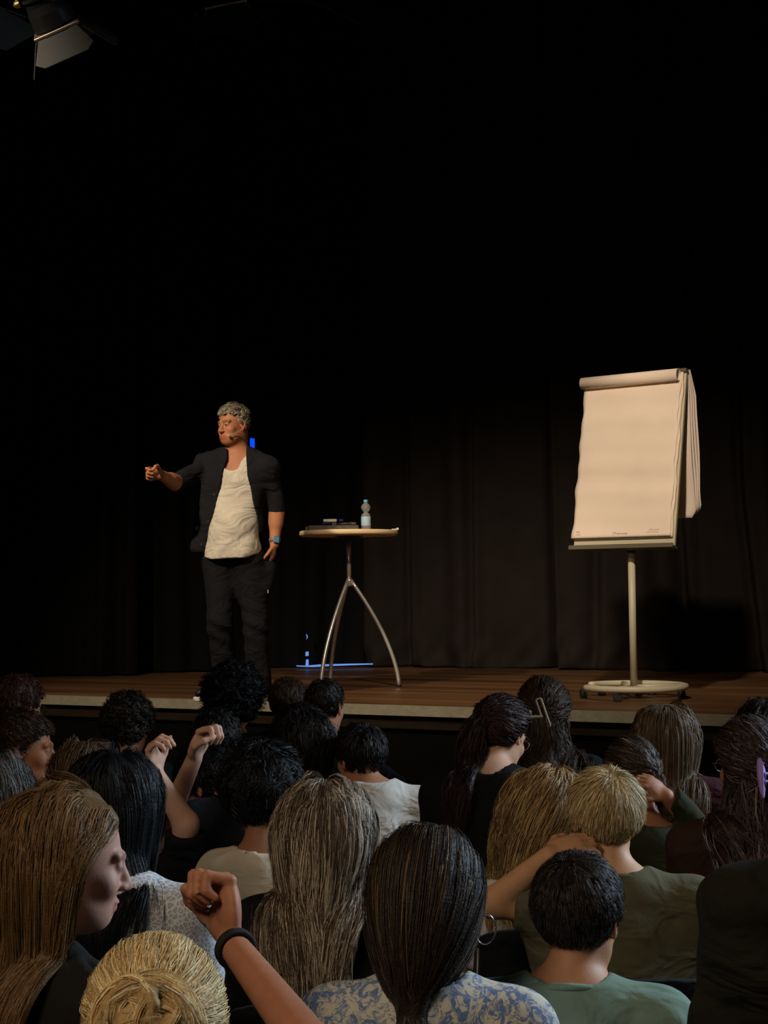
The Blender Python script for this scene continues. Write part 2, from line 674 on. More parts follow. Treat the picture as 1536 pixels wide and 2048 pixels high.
def build_hair(parent, H, R, s, caps, style, color, color2=None, n=3500, rad=.0007, length=.35, layer=.018, lift=.4,
               tie=None, wave=0.0, wfreq=3.0, clump=.2, frac2=.12, part_x=0.0, guides=260, hl=0.0, tail_r=.03, spread=.012,
               shell=.013, var=.35, sweep=0.0, name='hair', step=.0065, fade=None, tipmix=None, rootr=None, dirbias=None, taild=(0, -1, -.3),
               bunr=.045, crown=(0.0, -.045, .1), lens=None, fall=.5, face_ok=False, pull=.3):
    rng = np.random.default_rng(abs(hash((round(float(H[0]) * 1000), round(float(H[2]) * 1000), 5))) % (2 ** 31))
    guides = max(guides, 260)
    pts = fib(guides * (2 if style not in ('pony', 'bun', 'halfup') else 3))
    q = HC + pts * HR
    q = q[hairline(q, hl)]
    if style in ('pony', 'bun', 'halfup'):
        edge = ~hairline(q, hl) | ~hairline(q - np.array([0, 0, .028]), hl)
        keep = edge | (q[:, 1] > .03) | (rng.uniform(0, 1, len(q)) < (.55 if style == 'halfup' else .3))
        q = q[keep]
    if len(q) > guides:
        q = q[rng.permutation(len(q))[:guides]]
    G = len(q)
    nl = (q - HC) / HR ** 2
    nl /= np.linalg.norm(nl, axis=1)[:, None]
    roots = H + (q * s) @ R.T
    nw = nl @ R.T
    lay = rng.uniform(.2, 1, G) * layer
    down = np.array([0, 0, -1.0])
    crown = np.array(crown)
    PTS = []
    is_bun = style == 'bun'

    def simulate(start, d0, L, K, layer_, head_first=True):
        p = start.copy()
        out = [p]
        prev = d0.copy()
        st = (L / (K - 1))[:, None]
        for i in range(K - 1):
            ql = ((p - H) @ R) / s
            v = ql - HC
            on = (np.linalg.norm(v / (HR * 1.25), axis=1) < 1)[:, None]
            side = np.stack([(ql[:, 0] - part_x) * 1.0 + sweep * .05, np.full(len(p), -.022) + 0 * ql[:, 1], np.zeros(len(p))], 1)
            side /= np.linalg.norm(side, axis=1)[:, None] + 1e-6
            wt = np.clip((ql[:, 2] - .035) / .05, 0, 1.3)[:, None]
            des = down + on * (side @ R.T) * wt * 1.0
            neck = (np.array([0, -.05, 0])[None] - ql) * np.array([1, .6, 0])
            des = des + (1 - on) * pull * (neck @ R.T) * 8
            kk_ = np.linalg.norm(v / HR, axis=1)[:, None]
            des = des - on * np.clip((kk_ - 1.10) * 6, 0, 1.2) * (np.stack([v[:, 0], v[:, 1], 0 * v[:, 0]], 1) @ R.T) * 9
            if dirbias is not None:
                des = des + np.asarray(dirbias)
            if not face_ok:
                fm = ((ql[:, 1] > .0) & (ql[:, 2] < .07) & (np.abs(ql[:, 0]) < .10) & (ql[:, 2] > -.16))[:, None]
                sx = np.where(ql[:, 0] > 0, 1, -1)
                push = np.stack([sx * .7, np.full(len(p), -1.6), np.zeros(len(p))], 1) @ R.T
                des = des + fm * push
            nn = v / HR ** 2
            nn /= np.linalg.norm(nn, axis=1)[:, None] + 1e-9
            nnw = nn @ R.T
            dn = (des * nnw).sum(1)[:, None]
            des = np.where(on & (dn < 0), des - nnw * dn, des)
            des /= np.linalg.norm(des, axis=1)[:, None] + 1e-9
            prev = fall * prev + (1 - fall) * des
            prev /= np.linalg.norm(prev, axis=1)[:, None] + 1e-9
            pn = p + prev * st
            pn, _ = push_head(pn, H, R, s, layer_)
            pn = push_caps(pn, caps, layer_ * .6)
            if not face_ok:
                q2 = ((pn - H) @ R) / s
                ym = np.interp(q2[:, 2], [-.25, -.12, .03, .07, .088], [.10, .004, .006, .048, .10])
                q2[:, 1] = np.where(np.abs(q2[:, 0]) < .14, np.minimum(q2[:, 1], ym), q2[:, 1])
                pn = H + (q2 * s) @ R.T
            prev = pn - p
            prev /= np.linalg.norm(prev, axis=1)[:, None] + 1e-9
            p = pn
            out.append(p)
        return np.stack(out, 1)

    def to_tie(start, tiew, K, layer_):
        a_ = (((start - H) @ R) / s - HC) / HR
        b_ = (((tiew - H) @ R) / s - HC) / HR
        la, lb = np.linalg.norm(a_, axis=1), np.linalg.norm(b_, axis=1)
        a_, b_ = a_ / la[:, None], b_ / lb[:, None]
        om = np.arccos(np.clip((a_ * b_).sum(1), -.995, .995))
        arr = []
        for t in np.linspace(0, 1, K):
            d_ = (np.sin((1 - t) * om) / np.sin(om))[:, None] * a_ + (np.sin(t * om) / np.sin(om))[:, None] * b_
            d_ /= np.linalg.norm(d_, axis=1)[:, None]
            rr = la + (lb - la) * t ** 4
            rr = np.maximum(rr, 1 + .02 * (t > 0)) + (layer_ / .09) * (1 - t) * min(1, t * 4)
            q_ = HC + d_ * rr[:, None] * HR
            arr.append(H + (q_ * s) @ R.T)
        return np.stack(arr, 1)

    G0 = G
    if style in ('short', 'curly'):
        K = 7
        tang = (q - crown)
        tang -= nl * (tang * nl).sum(1)[:, None]
        tl_ = np.linalg.norm(tang, axis=1)[:, None] + 1e-6
        tang /= tl_
        if sweep:
            tang = tang + np.array([sweep, 0, 0]) * np.clip((q[:, 2:3]) / .08, 0, 1)
        if lens is not None:
            Lg = np.interp(q[:, 2], lens[0], lens[1]) * rng.uniform(.8, 1.1, G)
        else:
            Lg = length * rng.uniform(.75, 1.1, G)
        lf = lift
        arr = [q]
        p = q.copy()
        for i in range(K - 1):
            d_ = tang * (1 - lf) + nl * lf * (1 - i / K) + np.array([0, 0, -.25 * (i / K)])
            if style == 'curly':
                d_ = d_ + rng.normal(0, .75, (G, 3))
            d_ /= np.linalg.norm(d_, axis=1)[:, None]
            p = p + d_ * (Lg / (K - 1))[:, None]
            vv = (p - HC)
            kk = np.linalg.norm(vv / (HR + .002), axis=1)[:, None]
            p = np.where(kk < 1, HC + vv / kk, p)
            arr.append(p)
        PTS = H + (np.stack(arr, 1) * s) @ R.T
    elif style == 'long':
        K = 18
        Lg = length * rng.uniform(.8, 1.05, G)
        sd_ = np.stack([(q[:, 0] - part_x), np.full(G, -.022), -.35 * np.clip(.1 - q[:, 2], 0, .2)], 1)
        sd_ /= np.linalg.norm(sd_, axis=1)[:, None]
        d0 = sd_ @ R.T
        PTS = simulate(roots, d0, Lg, K, lay)
    elif style in ('pony', 'bun', 'halfup'):
        tiel = np.array(tie)
        tiew = H + R @ (tiel * s)
        K1, K2 = 15, 13
        A = to_tie(roots, tiew + rng.normal(0, .006, (G, 3)), K1, lay)
        sel = np.ones(G, bool)
        if style == 'halfup':
            sel = q[:, 2] > .0
        if style == 'bun':
            PTS = A
        else:
            ang = rng.uniform(0, 2 * math.pi, G)
            rr_ = np.sqrt(rng.uniform(0, 1, G)) * tail_r
            off = np.stack([np.cos(ang) * rr_, np.sin(ang) * rr_ * .6, np.zeros(G)], 1)
            cen = simulate(tiew[None] + np.zeros((G, 3)), np.tile((R @ np.array(taild, float)) / np.linalg.norm(taild), (G, 1)),
                           length * rng.uniform(.8, 1.03, G), K2, lay * .8 + .008)
            pr = np.interp(np.linspace(0, 1, K2), [0, .12, .35, .8, 1], [.25, .7, 1, .9, .55])
            cen = cen + off[:, None] * pr[None, :, None]
            cp = cen.reshape(-1, 3)
            cp = push_caps(cp, caps, np.full(len(cp), .004))
            cen = cp.reshape(cen.shape)
            PTS = np.concatenate([A[:, :-1], cen], 1)
            if style == 'halfup':
                B = simulate(roots, nw * .08 + down * .3, length * 1.05 * rng.uniform(.85, 1.03, G), PTS.shape[1], lay)
                PTS = np.where(sel[:, None, None], PTS, B)
    if is_bun:
        K = PTS.shape[1]
        nb = 90
        th = rng.uniform(0, 2 * math.pi, (nb, 1)) + np.linspace(0, rng.uniform(3, 5.5), K)[None]
        nrm = rng.normal(0, 1, (nb, 3)) * .5 + R @ np.array([0, -1, .35]) * 1.2
        nrm /= np.linalg.norm(nrm, axis=1)[:, None]
        u = np.cross(nrm, np.array([.3, .2, 1.0]))
        u /= np.linalg.norm(u, axis=1)[:, None]
        v = np.cross(nrm, u)
        rr_ = bunr * rng.uniform(.2, 1.0, (nb, 1))
        cen = H + R @ ((np.array(tie) + np.array([0, -.012, .008])) * s)
        hgt = rng.uniform(-.012, .042, (nb, 1)) * (1.2 - rr_ / bunr * .6)
        B = cen + (np.cos(th) * rr_)[..., None] * u[:, None] + (np.sin(th) * rr_)[..., None] * v[:, None] + hgt[..., None] * nrm[:, None]
        PTS = np.concatenate([PTS, B], 0)
        nw = np.concatenate([nw, (B[:, 0] - cen) / .05], 0)
        G = len(PTS)
    K = PTS.shape[1]
    # volume beneath the strands
    f = Field()
    for g in range(G):
        P_ = PTS[g]
        if style in ('short', 'curly'):
            f.cap(P_[0] - nw[g] * .006 * s, P_[0] + (P_[-1] - P_[0]) * .7, (rootr or max(shell, .0125)) * s, shell * .6 * s, .005)
        else:
            f.cap(P_[0] - nw[g] * .004 * s, P_[1], shell * s, shell * .9 * s, .004)
            stp = 2
            for i in range(1, K - 1 - (2 if not is_bun else 0), stp):
                j = min(i + stp, K - 1)
                tt = i / K
                f.cap(P_[i], P_[j], shell * s * (.85 - .40 * tt), shell * s * (.85 - .40 * (j / K)), .004)
    Vs, Fs = f.mesh(step)
    # strands
    per = max(1, n // G)
    gi = np.repeat(np.arange(G), per)
    N = len(gi)
    off = rng.normal(0, 1, (N, 3))
    off /= np.linalg.norm(off, axis=1)[:, None]
    dn = (off * nw[gi]).sum(1)
    off = np.where((dn < 0)[:, None], off - 2 * dn[:, None] * nw[gi], off)
    off *= (spread * np.sqrt(rng.uniform(.05, 1, N)))[:, None] * s
    t = np.linspace(0, 1, K)
    # blend with a neighbouring guide so strands fan evenly
    rp = PTS[:, 0]
    dm = np.linalg.norm(rp[:, None] - rp[None], axis=2)
    if is_bun:
        dm[G0:] = 9; dm[:, G0:] = 9
    np.fill_diagonal(dm, 9)
    nbr = np.argsort(dm, axis=1)[:, :5]
    nb_ = nbr[gi, rng.integers(0, 5, N)]
    wv = rng.uniform(0, .65, N)
    div = np.linalg.norm(PTS[gi, -1] - PTS[nb_, -1], axis=1)
    wv = np.where((div > .10) | (dm[gi, nb_] > .05), 0, wv)[:, None, None]
    base = PTS[gi] * (1 - wv) + PTS[nb_] * wv
    taper = (1 - clump * t)[None, :, None]
    C = base + off[:, None] * taper
    hcw = H + R @ (HC * s)
    outd = C - hcw
    low = outd[..., 2] < -.02
    outd[..., 2] = np.where(low, outd[..., 2] * .12, outd[..., 2])
    outd /= np.linalg.norm(outd, axis=2)[..., None] + 1e-9
    rprof = np.interp(t, [0, .15 if style == 'long' else .10, .5, 1], [-1.3, 1.0, .75, .35])
    uu = rng.uniform(.75, 1.2, N)[:, None] * rprof[None]
    C = C + outd * (shell * s * uu)[..., None]
    if wave > 0:
        ph = rng.uniform(0, 2 * math.pi, G)[gi] + rng.normal(0, .12, N)
        ph2 = ph + rng.uniform(1, 2, N)
        ax1 = rng.normal(0, 1, (G, 3))[gi]
        ax1 /= np.linalg.norm(ax1, axis=1)[:, None]
        env = np.clip(t * 2.2, 0, 1)
        C = C + wave * (np.sin(2 * math.pi * wfreq * t[None] + ph[:, None]) * env)[..., None] * ax1[:, None]
        C[..., 0] += wave * .7 * (np.cos(2 * math.pi * wfreq * t[None] + ph2[:, None]) * env)
    T = np.gradient(C, axis=1)
    T /= np.linalg.norm(T, axis=2)[..., None] + 1e-9
    outd = outd + rng.normal(0, .3, (N, 1, 3))
    n1 = np.cross(T, outd)
    n1 /= np.linalg.norm(n1, axis=2)[..., None] + 1e-9
    prof = np.interp(np.linspace(0, 1, K), [0, .1, .7, 1], [.8, 1, .85, .12])
    r_ = rad * 1.25 * prof[None, :, None] * rng.uniform(.7, 1.25, (N, 1, 1))
    VV = np.stack([C - r_ * n1, C + r_ * n1], 2).astype(np.float32)
    Vt = VV.reshape(-1, 3)
    bi = ((np.arange(N) * K * 2)[:, None] + (np.arange(K - 1) * 2)[None, :]).astype(np.int32)
    Ft = np.stack([bi, bi + 1, bi + 3, bi + 2], -1).reshape(-1, 4)
    c1 = np.array(color)
    c2 = np.array(color2 if color2 is not None else color)
    gv = rng.normal(1, var * .5, G)
    pick = np.clip(rng.uniform(0, 1, N) < frac2, 0, 1) | (rng.uniform(0, 1, G) < frac2)[gi] & (rng.uniform(0, 1, N) < .5)
    cc = np.where(pick[:, None], c2[None], c1[None]) * (gv[gi] * rng.uniform(1 - var, 1 + var, N)).clip(.35, 2)[:, None]
    cc = np.repeat(cc[:, None], K, 1)
    if tipmix is not None:
        tt = np.linspace(0, 1, K)[None, :, None]
        cc = cc * (1 - tt) + cc / (c1 + 1e-4) * np.array(tipmix) * tt
    cc = np.repeat(cc[:, :, None], 2, 2).reshape(-1, 3)
    cs = np.tile(c1 * .8, (len(Vs), 1))
    V = np.concatenate([Vs, Vt])
    F = np.concatenate([Fs, Ft + len(Vs)])
    cols = np.concatenate([cs, cc])
    return mesh_obj(name, V, F, M_HAIR, parent, True, cols)


def wrinkles(amp, seed=0, freq=1.0):
    r = np.random.default_rng(seed)
    ws = []
    for i in range(5):
        v = r.normal(0, 1, 3)
        v[2] *= 1.3
        v = v / np.linalg.norm(v) * r.uniform(22, 60) * freq
        ws.append((v, r.uniform(0, 6), r.uniform(.4, 1)))

    def f(X, Y, Z):
        o = 0
        wx = 0.02 * np.sin(9 * Z + seed) + 0.015 * np.sin(13 * X)
        for (v, p, a) in ws:
            o = o + a * np.sin(v[0] * (X + wx) + v[1] * Y + v[2] * (Z + wx) + p)
        return (amp * o / 2).astype(np.float32)
    return f


SKIN_L = srgb(205, 155, 125)
SKIN_M = srgb(185, 130, 98)
SKIN_D = srgb(150, 100, 72)
PEOPLE = []


def person(who, label, px, py, d, yaw=0, pitch=-8, roll=0, hs=.95, byaw=0, bs=.92, nb=(0, 0, 0), skin=SKIN_M, hair=None, top=None,
           sleeve=.55, arms=None, lean=.05, hip_dx=0.0, fine=.006, coarse=.013, neckcut=.062, shrug=(0, 0), extras=None, twotone=None,
           wr=.004, detail=True, sw=.165, collar=None):
    H = W(px, py, d)
    R = rz(yaw) @ rx(pitch) @ ry(roll)
    s = hs
    T = rz(byaw)
    N = H + R @ (np.array([0, -.028, -.105]) * s) + np.array([0, -.012, -.046]) * s + np.array(nb)
    hip = np.array([N[0] + hip_dx, N[1], FLOOR_Z + .53]) - T @ np.array([0, lean, 0])
    ground = np.array([hip[0], hip[1], FLOOR_Z])
    root = empty('person', ground, label, 'person', 'seated audience')
    hl = lambda x, y, z: H + R @ (np.array([x, y, z]) * s)
    S = [N + T @ (np.array([-sw, .0, -.075]) * bs) + np.array([0, 0, shrug[0]]),
         N + T @ (np.array([sw, .0, -.075]) * bs) + np.array([0, 0, shrug[1]])]
    arm = []
    for i, q in enumerate((-1, 1)):
        if arms and arms[i]:
            a = arms[i]
            arm.append((S[i], np.array(a['e']), np.array(a['w']), a))
        else:
            e = S[i] + T @ np.array([q * .045, .05, -.25])
            w_ = hip + T @ np.array([q * .08, .27, .09])
            arm.append((S[i], e, w_, {}))

    def torso(f, inf):
        up_ = N + (hip - N) * .32 + T @ np.array([0, .015, 0])
        lo_ = N + (hip - N) * .68 + T @ np.array([0, .015, 0])
        sc = bs
        zr = (N[2] - hip[2])
        f.ell(up_, np.array([.155 * sc, .105 * sc, zr * .40]), T, .05, inf=inf)
        f.ell(lo_, np.array([.135 * sc, .100 * sc, zr * .36]), T, .05, inf=inf)
        for i, q in enumerate((-1, 1)):
            f.cap(N + T @ np.array([q * .03, -.005, -.035]), S[i] + np.array([0, 0, .008]), .050 * sc, .047 * sc, .045, inf=inf)
            f.cap(S[i], S[i] + T @ np.array([-q * .05, .01, -.12]), .055 * sc, .07 * sc, .05, inf=inf)

    def legs(f, inf):
        f.ell(hip, np.array([.165, .125, .105]) * bs, T, .05, inf=inf)
        for q in (-1, 1):
            a = hip + T @ np.array([q * .085, .03, -.01])
            b = hip + T @ np.array([q * .11, .40, -.015])
            c = np.array([*(hip + T @ np.array([q * .115, .40, 0]))[:2], FLOOR_Z + .09])
            f.cap(a, b, .080 * bs, .055 * bs, .04, inf=inf)
            f.cap(b, c, .053 * bs, .036 * bs, .02, inf=inf)
    f = Field()
    head_prims(f, H, R, s, detail)
    f.cap(hl(0, -.022, -.05), N + T @ np.array([0, .0, -.03]), .043 * s, .047 * bs, .022)
    torso(f, 0)
    legs(f, 0)
    for q in (-1, 1):
        c = np.array([*(hip + T @ np.array([q * .115, .40, 0]))[:2], FLOOR_Z + .045])
        f.cap(c, c + T @ np.array([q * .01, .15, -.008]), .036, .026, .03)
    refine = [(H - .14 * s, H + .15 * s, fine)]
    for i, (a, e, w_, o) in enumerate(arm):
        f.cap(a, e, .044 * bs, .037 * bs, .03)
        f.cap(e, w_, .038 * bs, .025 * bs, .015)
        q = (-1, 1)[i]
        if o:
            hd = np.array(o.get('hd', w_ - e), float)
            hn = np.array(o.get('hn', (0, 1, 0)), float)
            hand_prims(f, w_, hd, hn, o.get('thumb', 1), o.get('curl', (40, 50, 30)), o.get('hs', .92) * s, o.get('spread', 0))
            hc = w_ + hd / np.linalg.norm(hd) * .08
            refine.append((hc - .1, hc + .1, min(fine, .005)))
        else:
            hand_prims(f, w_, T @ np.array([-q * .2, 1, -.1]), T @ np.array([0, 0, -1.0]), q, (15, 25, 20), .92 * s)
    V, F = f.mesh(coarse, refine)
    mesh_obj('body', V, F, M_SKIN, root, True, skin_colors(V, H, R, s, skin))
    # top
    g = Field()
    torso(g, .012)
    g.ell(hip + np.array([0, 0, .05]), np.array([.160, .12, .10]) * bs, T, .04, inf=.014)
    refc = []
    for i, (a, e, w_, o) in enumerate(arm):
        sl = o.get('sleeve', sleeve)
        if sl <= 1:
            g.cap(a, a + (e - a) * sl, .052 * bs, .050 * bs, .035, flat=True, inf=.010)
            end = a + (e - a) * sl
        else:
            g.cap(a, e, .048 * bs, .043 * bs, .03, inf=.012)
            end = e + (w_ - e) * (sl - 1)
            g.cap(e, end, .042 * bs, .032 * bs, .012, flat=True, inf=.012)
    nk = neckcut
    g.cap(N + T @ np.array([0, .012, -.010]), N + T @ np.array([0, .012, .2]), nk, nk + .02, .008, op=-1)
    V, F = g.mesh(max(.0075, fine), (), wrinkles(wr, int(px) + int(py)))
    mt, tname = top
    cols = None
    to = mesh_obj(tname, V, F, mt, root, True)
    if collar is not None:
        th = np.linspace(0, 2 * math.pi, 30, endpoint=False)
        cr = nk + .006
        P_ = [N + T @ np.array([cr * math.cos(a), .012 + cr * math.sin(a) * 1.05, -.012 - .03 * math.sin(a)]) for a in th]
        cv, cf = tube(P_, .0075, 8, closed=True)
        mesh_obj('collar', cv, cf, collar, to, True)
    if fine <= .0075 or True:
        gp = Field()
        legs(gp, .010)
        V, F = gp.mesh(.014)
        mesh_obj('trousers', V, F, M_PANTS, root, True)
        for q in (-1, 1):
            gs = Field()
            c = np.array([*(hip + T @ np.array([q * .115, .39, 0]))[:2], FLOOR_Z + .045])
            gs.cap(c, c + T @ np.array([q * .01, .18, -.008]), .043, .034, .03)
            gs.fn(lambda X, Y, Z: (FLOOR_Z + .004 - Z) * -1 + 0 * X + 0 * Y, c - .3, c + .3, .004, op=-1) if False else None
            V, F = gs.mesh(.010)
            V[:, 2] = np.maximum(V[:, 2], FLOOR_Z + .002)
            mesh_obj('shoe', V, F, M_SHOE, root, True)
    up_ = N + (hip - N) * .3
    caps = [(hl(0, -.02, -.06), N, .060 * s), (S[0] + np.array([0, 0, .0]), N + np.array([0, 0, -.035]), .062), (S[1] + np.array([0, 0, .0]), N + np.array([0, 0, -.035]), .062),
            (N + T @ np.array([-.06, .0, -.1]), N + T @ np.array([-.06, .0, -.42]), .118), (N + T @ np.array([.06, .0, -.1]), N + T @ np.array([.06, .0, -.42]), .118)]
    if hair:
        build_hair(root, H, R, s, caps, **hair)
    ctx = dict(root=root, H=H, R=R, s=s, hl=hl, N=N, T=T, S=S, arm=arm, hip=hip, who=who)
    if extras:
        extras(ctx)
    PEOPLE.append(ctx)
    return ctx


# ================================================================== the setting
M_FLOOR = mat('hall_floor_boards', (0.035, 0.024, 0.016), 0.5, noise=0.3, nscale=3)
M_STAGE = mat('stage_boards', srgb(102, 71, 44), 0.42, spec=0.35, noise=0.6, nscale=3.0, nvec=(0.12, 1.3, 1), bump=0.05, bscale=30)
M_EDGE = mat('edge_strip', srgb(132, 124, 102), 0.6, noise=0.12, nscale=20, bump=0.2, bscale=80)
M_RISER = mat('stage_riser_board', (0.0030, 0.0024, 0.0018), 0.9, spec=0.05, noise=0.15)
M_RISER2 = mat('stage_fascia_wood', srgb(34, 25, 15), 0.8, spec=.1, noise=0.2, nscale=4, nvec=(1, 8, 8))
M_WALL = mat('hall_wall_paint', (0.05, 0.045, 0.04), 0.9, noise=0.05)

SL = -0.515
SANG = math.degrees(math.atan(SL))
RS = rz(SANG)           # stage frame: x along the front edge


def edge_y(x): return 8.38 + SL * x


def prism(poly, z0, z1):
    n = len(poly)
    V = [(x, y, z0) for x, y in poly] + [(x, y, z1) for x, y in poly]
    F = [tuple(range(n))[::-1], tuple(range(n, 2 * n))] + [(i, (i + 1) % n, n + (i + 1) % n, n + i) for i in range(n)]
    return V, F


def stage_local_obj(name, poly, z0, z1, mt):
    """object whose own axes follow the stage edge, so plank grain runs along it"""
    o0 = np.array([0, edge_y(0), 0])
    P = [((np.array([x, y, 0]) - o0) @ RS)[:2] for x, y in poly]
    V, F = prism(P, z0, z1)
    o = mesh_obj(name, V, F, mt, None, False)
    o.location = tuple(o0)
    o.rotation_euler = (0, 0, math.radians(SANG))
    fix_normals(o)
    return tag(o, kind='structure')


tag(part('floor', prism([(-6.5, -1.5), (6.5, -1.5), (6.5, edge_y(6.5)), (-6.5, edge_y(-6.5))], FLOOR_Z - .1, FLOOR_Z), M_FLOOR, None), kind='structure')
stage_local_obj('floor_stage', [(-6.5, edge_y(-6.5) + .0), (6.5, edge_y(6.5)), (6.5, 15), (-6.5, 15)], -.05, 0, M_STAGE)
ex = np.array([1, SL])


def strip(y0, y1):
    return [(-6.5, edge_y(-6.5) + y0), (6.5, edge_y(6.5) + y0), (6.5, edge_y(6.5) + y1), (-6.5, edge_y(-6.5) + y1)]


stage_local_obj('trim_1', strip(-.035, .005), -.052, .004, M_EDGE)
stage_local_obj('trim_2', strip(.0, .03), -.125, -.052, M_RISER2)
stage_local_obj('wall_stage_front', strip(.03, .10), FLOOR_Z, -.05, M_RISER)
for n_, pl in (('wall_left', [(-6.6, -1.5), (-6.5, -1.5), (-6.5, 15), (-6.6, 15)]), ('wall_right', [(6.5, -1.5), (6.6, -1.5), (6.6, 15), (6.5, 15)]),
               ('wall_back', [(-6.6, 15), (6.6, 15), (6.6, 15.1), (-6.6, 15.1)])):
    tag(part(n_, prism(pl, FLOOR_Z, 6.4), mat(n_ + '_paint', (0.012, 0.011, 0.010), 0.9, noise=.05), None), kind='structure')
tag(part('ceiling', prism([(-6.6, -1.5), (6.6, -1.5), (6.6, 15.1), (-6.6, 15.1)], 6.4, 6.5), mat('ceiling_paint', (0.01, 0.01, 0.01), 0.9, noise=.05), None), kind='structure')

# ------------------------------------------------------------------ curtains
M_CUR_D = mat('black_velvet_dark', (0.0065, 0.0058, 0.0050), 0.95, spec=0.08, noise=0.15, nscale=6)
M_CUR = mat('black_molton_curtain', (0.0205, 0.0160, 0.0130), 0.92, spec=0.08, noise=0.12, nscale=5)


def curtain(label, p0, p1, z0, z1, folds, amp, mt, seed, ripple=.0, fq=(2.0, 6.5), sharp=None, th=.012, lift=None):
    r = np.random.default_rng(seed)
    p0, p1 = np.array(p0, float), np.array(p1, float)
    L = np.linalg.norm(p1 - p0)
    u = (p1 - p0) / L
    n = np.array([u[1], -u[0]])
    if n[1] > 0: n = -n
    nx_ = int(L / .018)
    nz_ = 60
    x = np.linspace(0, L, nx_)
    zz = np.concatenate([np.linspace(0, .5, 22), np.linspace(.5, z1 - z0, nz_ - 21)[1:]])
    X, Z = np.meshgrid(x, zz, indexing='ij')
    D = np.zeros_like(X)
    drift = .05 * np.sin(Z * .7 + seed) * np.sin(X * 1.3)
    for i in range(folds):
        fr = 2 * math.pi * r.uniform(*fq)
        ph = r.uniform(0, 6)
        D += amp / folds * 1.6 * np.sin(fr * (X + drift) + ph + .4 * np.sin(X * 2.1 + i)) * (1 + .3 * np.sin(Z * .5 + ph))
    if sharp:
        for (sx, sw_, sd, sk) in sharp:       # deep creases: position, width, depth, slope
            D -= sd * np.exp(-((X - sx - sk * np.maximum(0, 1.4 - Z)) / sw_) ** 2)
            D += sd * .5 * np.exp(-((X - sx - sk * np.maximum(0, 1.4 - Z) - sw_ * 2.2) / (sw_ * 1.2)) ** 2)
    if ripple:
        env = np.exp(-(Z / .28) ** 2)
        D += ripple * env * (np.sin(X * 11 + 3 * np.sin(X * 2.3 + seed) + Z * 9) * .6 + np.sin(X * 23 - Z * 21 + seed) * .4)
    Zb = z0 + Z
    Zb = np.where(Z == 0, z0 + .006 + .006 * np.sin(X * 5 + seed), Zb)
    if lift:
        for (a, b, h) in lift:
            m_ = (X > a) & (X < b) & (Z < h)
            Zb = np.where(m_, z0 + h + Z * .01, Zb)
    PX = p0[0] + u[0] * X + n[0] * D
    PY = p0[1] + u[1] * X + n[1] * D
    V = np.stack([PX, PY, Zb], -1).reshape(-1, 3)
    nzz = len(zz)
    i, j = np.meshgrid(np.arange(nx_ - 1), np.arange(nzz - 1), indexing='ij')
    a = (i * nzz + j).ravel()
    F = np.stack([a, a + nzz, a + nzz + 1, a + 1], 1)
    V2 = V + np.array([-n[0] * th, -n[1] * th, 0])
    o_ = len(V)
    e = []
    for j in range(nzz - 1):
        e.append((j, j + 1, o_ + j + 1, o_ + j))
        q = (nx_ - 1) * nzz + j
        e.append((q + 1, q, o_ + q, o_ + q + 1))
    for i in range(nx_ - 1):
        q = i * nzz
        e.append((q, o_ + q, o_ + q + nzz, q + nzz))
    F = np.concatenate([F, F[:, ::-1] + o_, np.array(e)])
    o = mesh_obj('stage_curtain', np.concatenate([V, V2]), F, mt, None, True)
    fix_normals(o)
    tag(o, label, 'curtain', 'black stage curtains')
    return o


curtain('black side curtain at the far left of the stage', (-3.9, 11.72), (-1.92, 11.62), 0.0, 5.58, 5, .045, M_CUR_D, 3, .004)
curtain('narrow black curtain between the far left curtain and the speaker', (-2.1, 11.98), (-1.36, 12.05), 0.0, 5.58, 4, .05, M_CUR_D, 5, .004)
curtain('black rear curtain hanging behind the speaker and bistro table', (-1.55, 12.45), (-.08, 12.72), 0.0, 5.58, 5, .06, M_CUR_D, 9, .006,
        lift=[(.86, 1.36, .022)])
curtain('wide black-brown backdrop curtain behind the flip chart with creased hem', (-.16, 12.62), (5.2, 10.12), 0.0, 5.58, 5, .07, M_CUR, 12, .045, (0.7, 3.2),
        sharp=[(.35, .03, .06, 0), (1.62, .035, .16, 0.01), (2.65, .04, .12, .03), (3.12, .035, .10, .10), (3.4, .04, .14, .05), (.95, .03, .05, 0), (2.0, .04, .05, -.02)])
# curtain track above the picture
for (lab, a, b) in (('black ceiling track carrying the wide backdrop curtain', (-.2, 12.62), (5.3, 10.08)), ('black ceiling track carrying the rear curtain behind the speaker', (-1.6, 12.44), (-.05, 12.72)),
                    ('black ceiling track carrying the far left curtain', (-4.0, 11.72), (-1.9, 11.62)), ('short black ceiling track of the narrow curtain', (-2.15, 11.98), (-1.3, 12.05))):
    V, F = tube([(a[0], a[1], 5.68), (b[0], b[1], 5.68)], .04, 8)
    trk = tag(part('curtain_track', (V, F), M_BLACKM, None), lab, 'track', 'curtain tracks')
    for t in (.15, .85):
        x, y = a[0] + (b[0] - a[0]) * t, a[1] + (b[1] - a[1]) * t
        k = part('curtain_hanger', tube([(x, y, 5.7), (x, y, 6.4)], .012, 6), M_BLACKM, trk)

# glowing slabs in front of the curtain, standing in for blue light through slits
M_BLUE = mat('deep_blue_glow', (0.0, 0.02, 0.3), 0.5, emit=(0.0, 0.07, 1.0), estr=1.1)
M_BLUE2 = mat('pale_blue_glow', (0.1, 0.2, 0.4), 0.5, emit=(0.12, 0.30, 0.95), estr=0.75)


REAR = bpy.data.objects['stage_curtain.002']


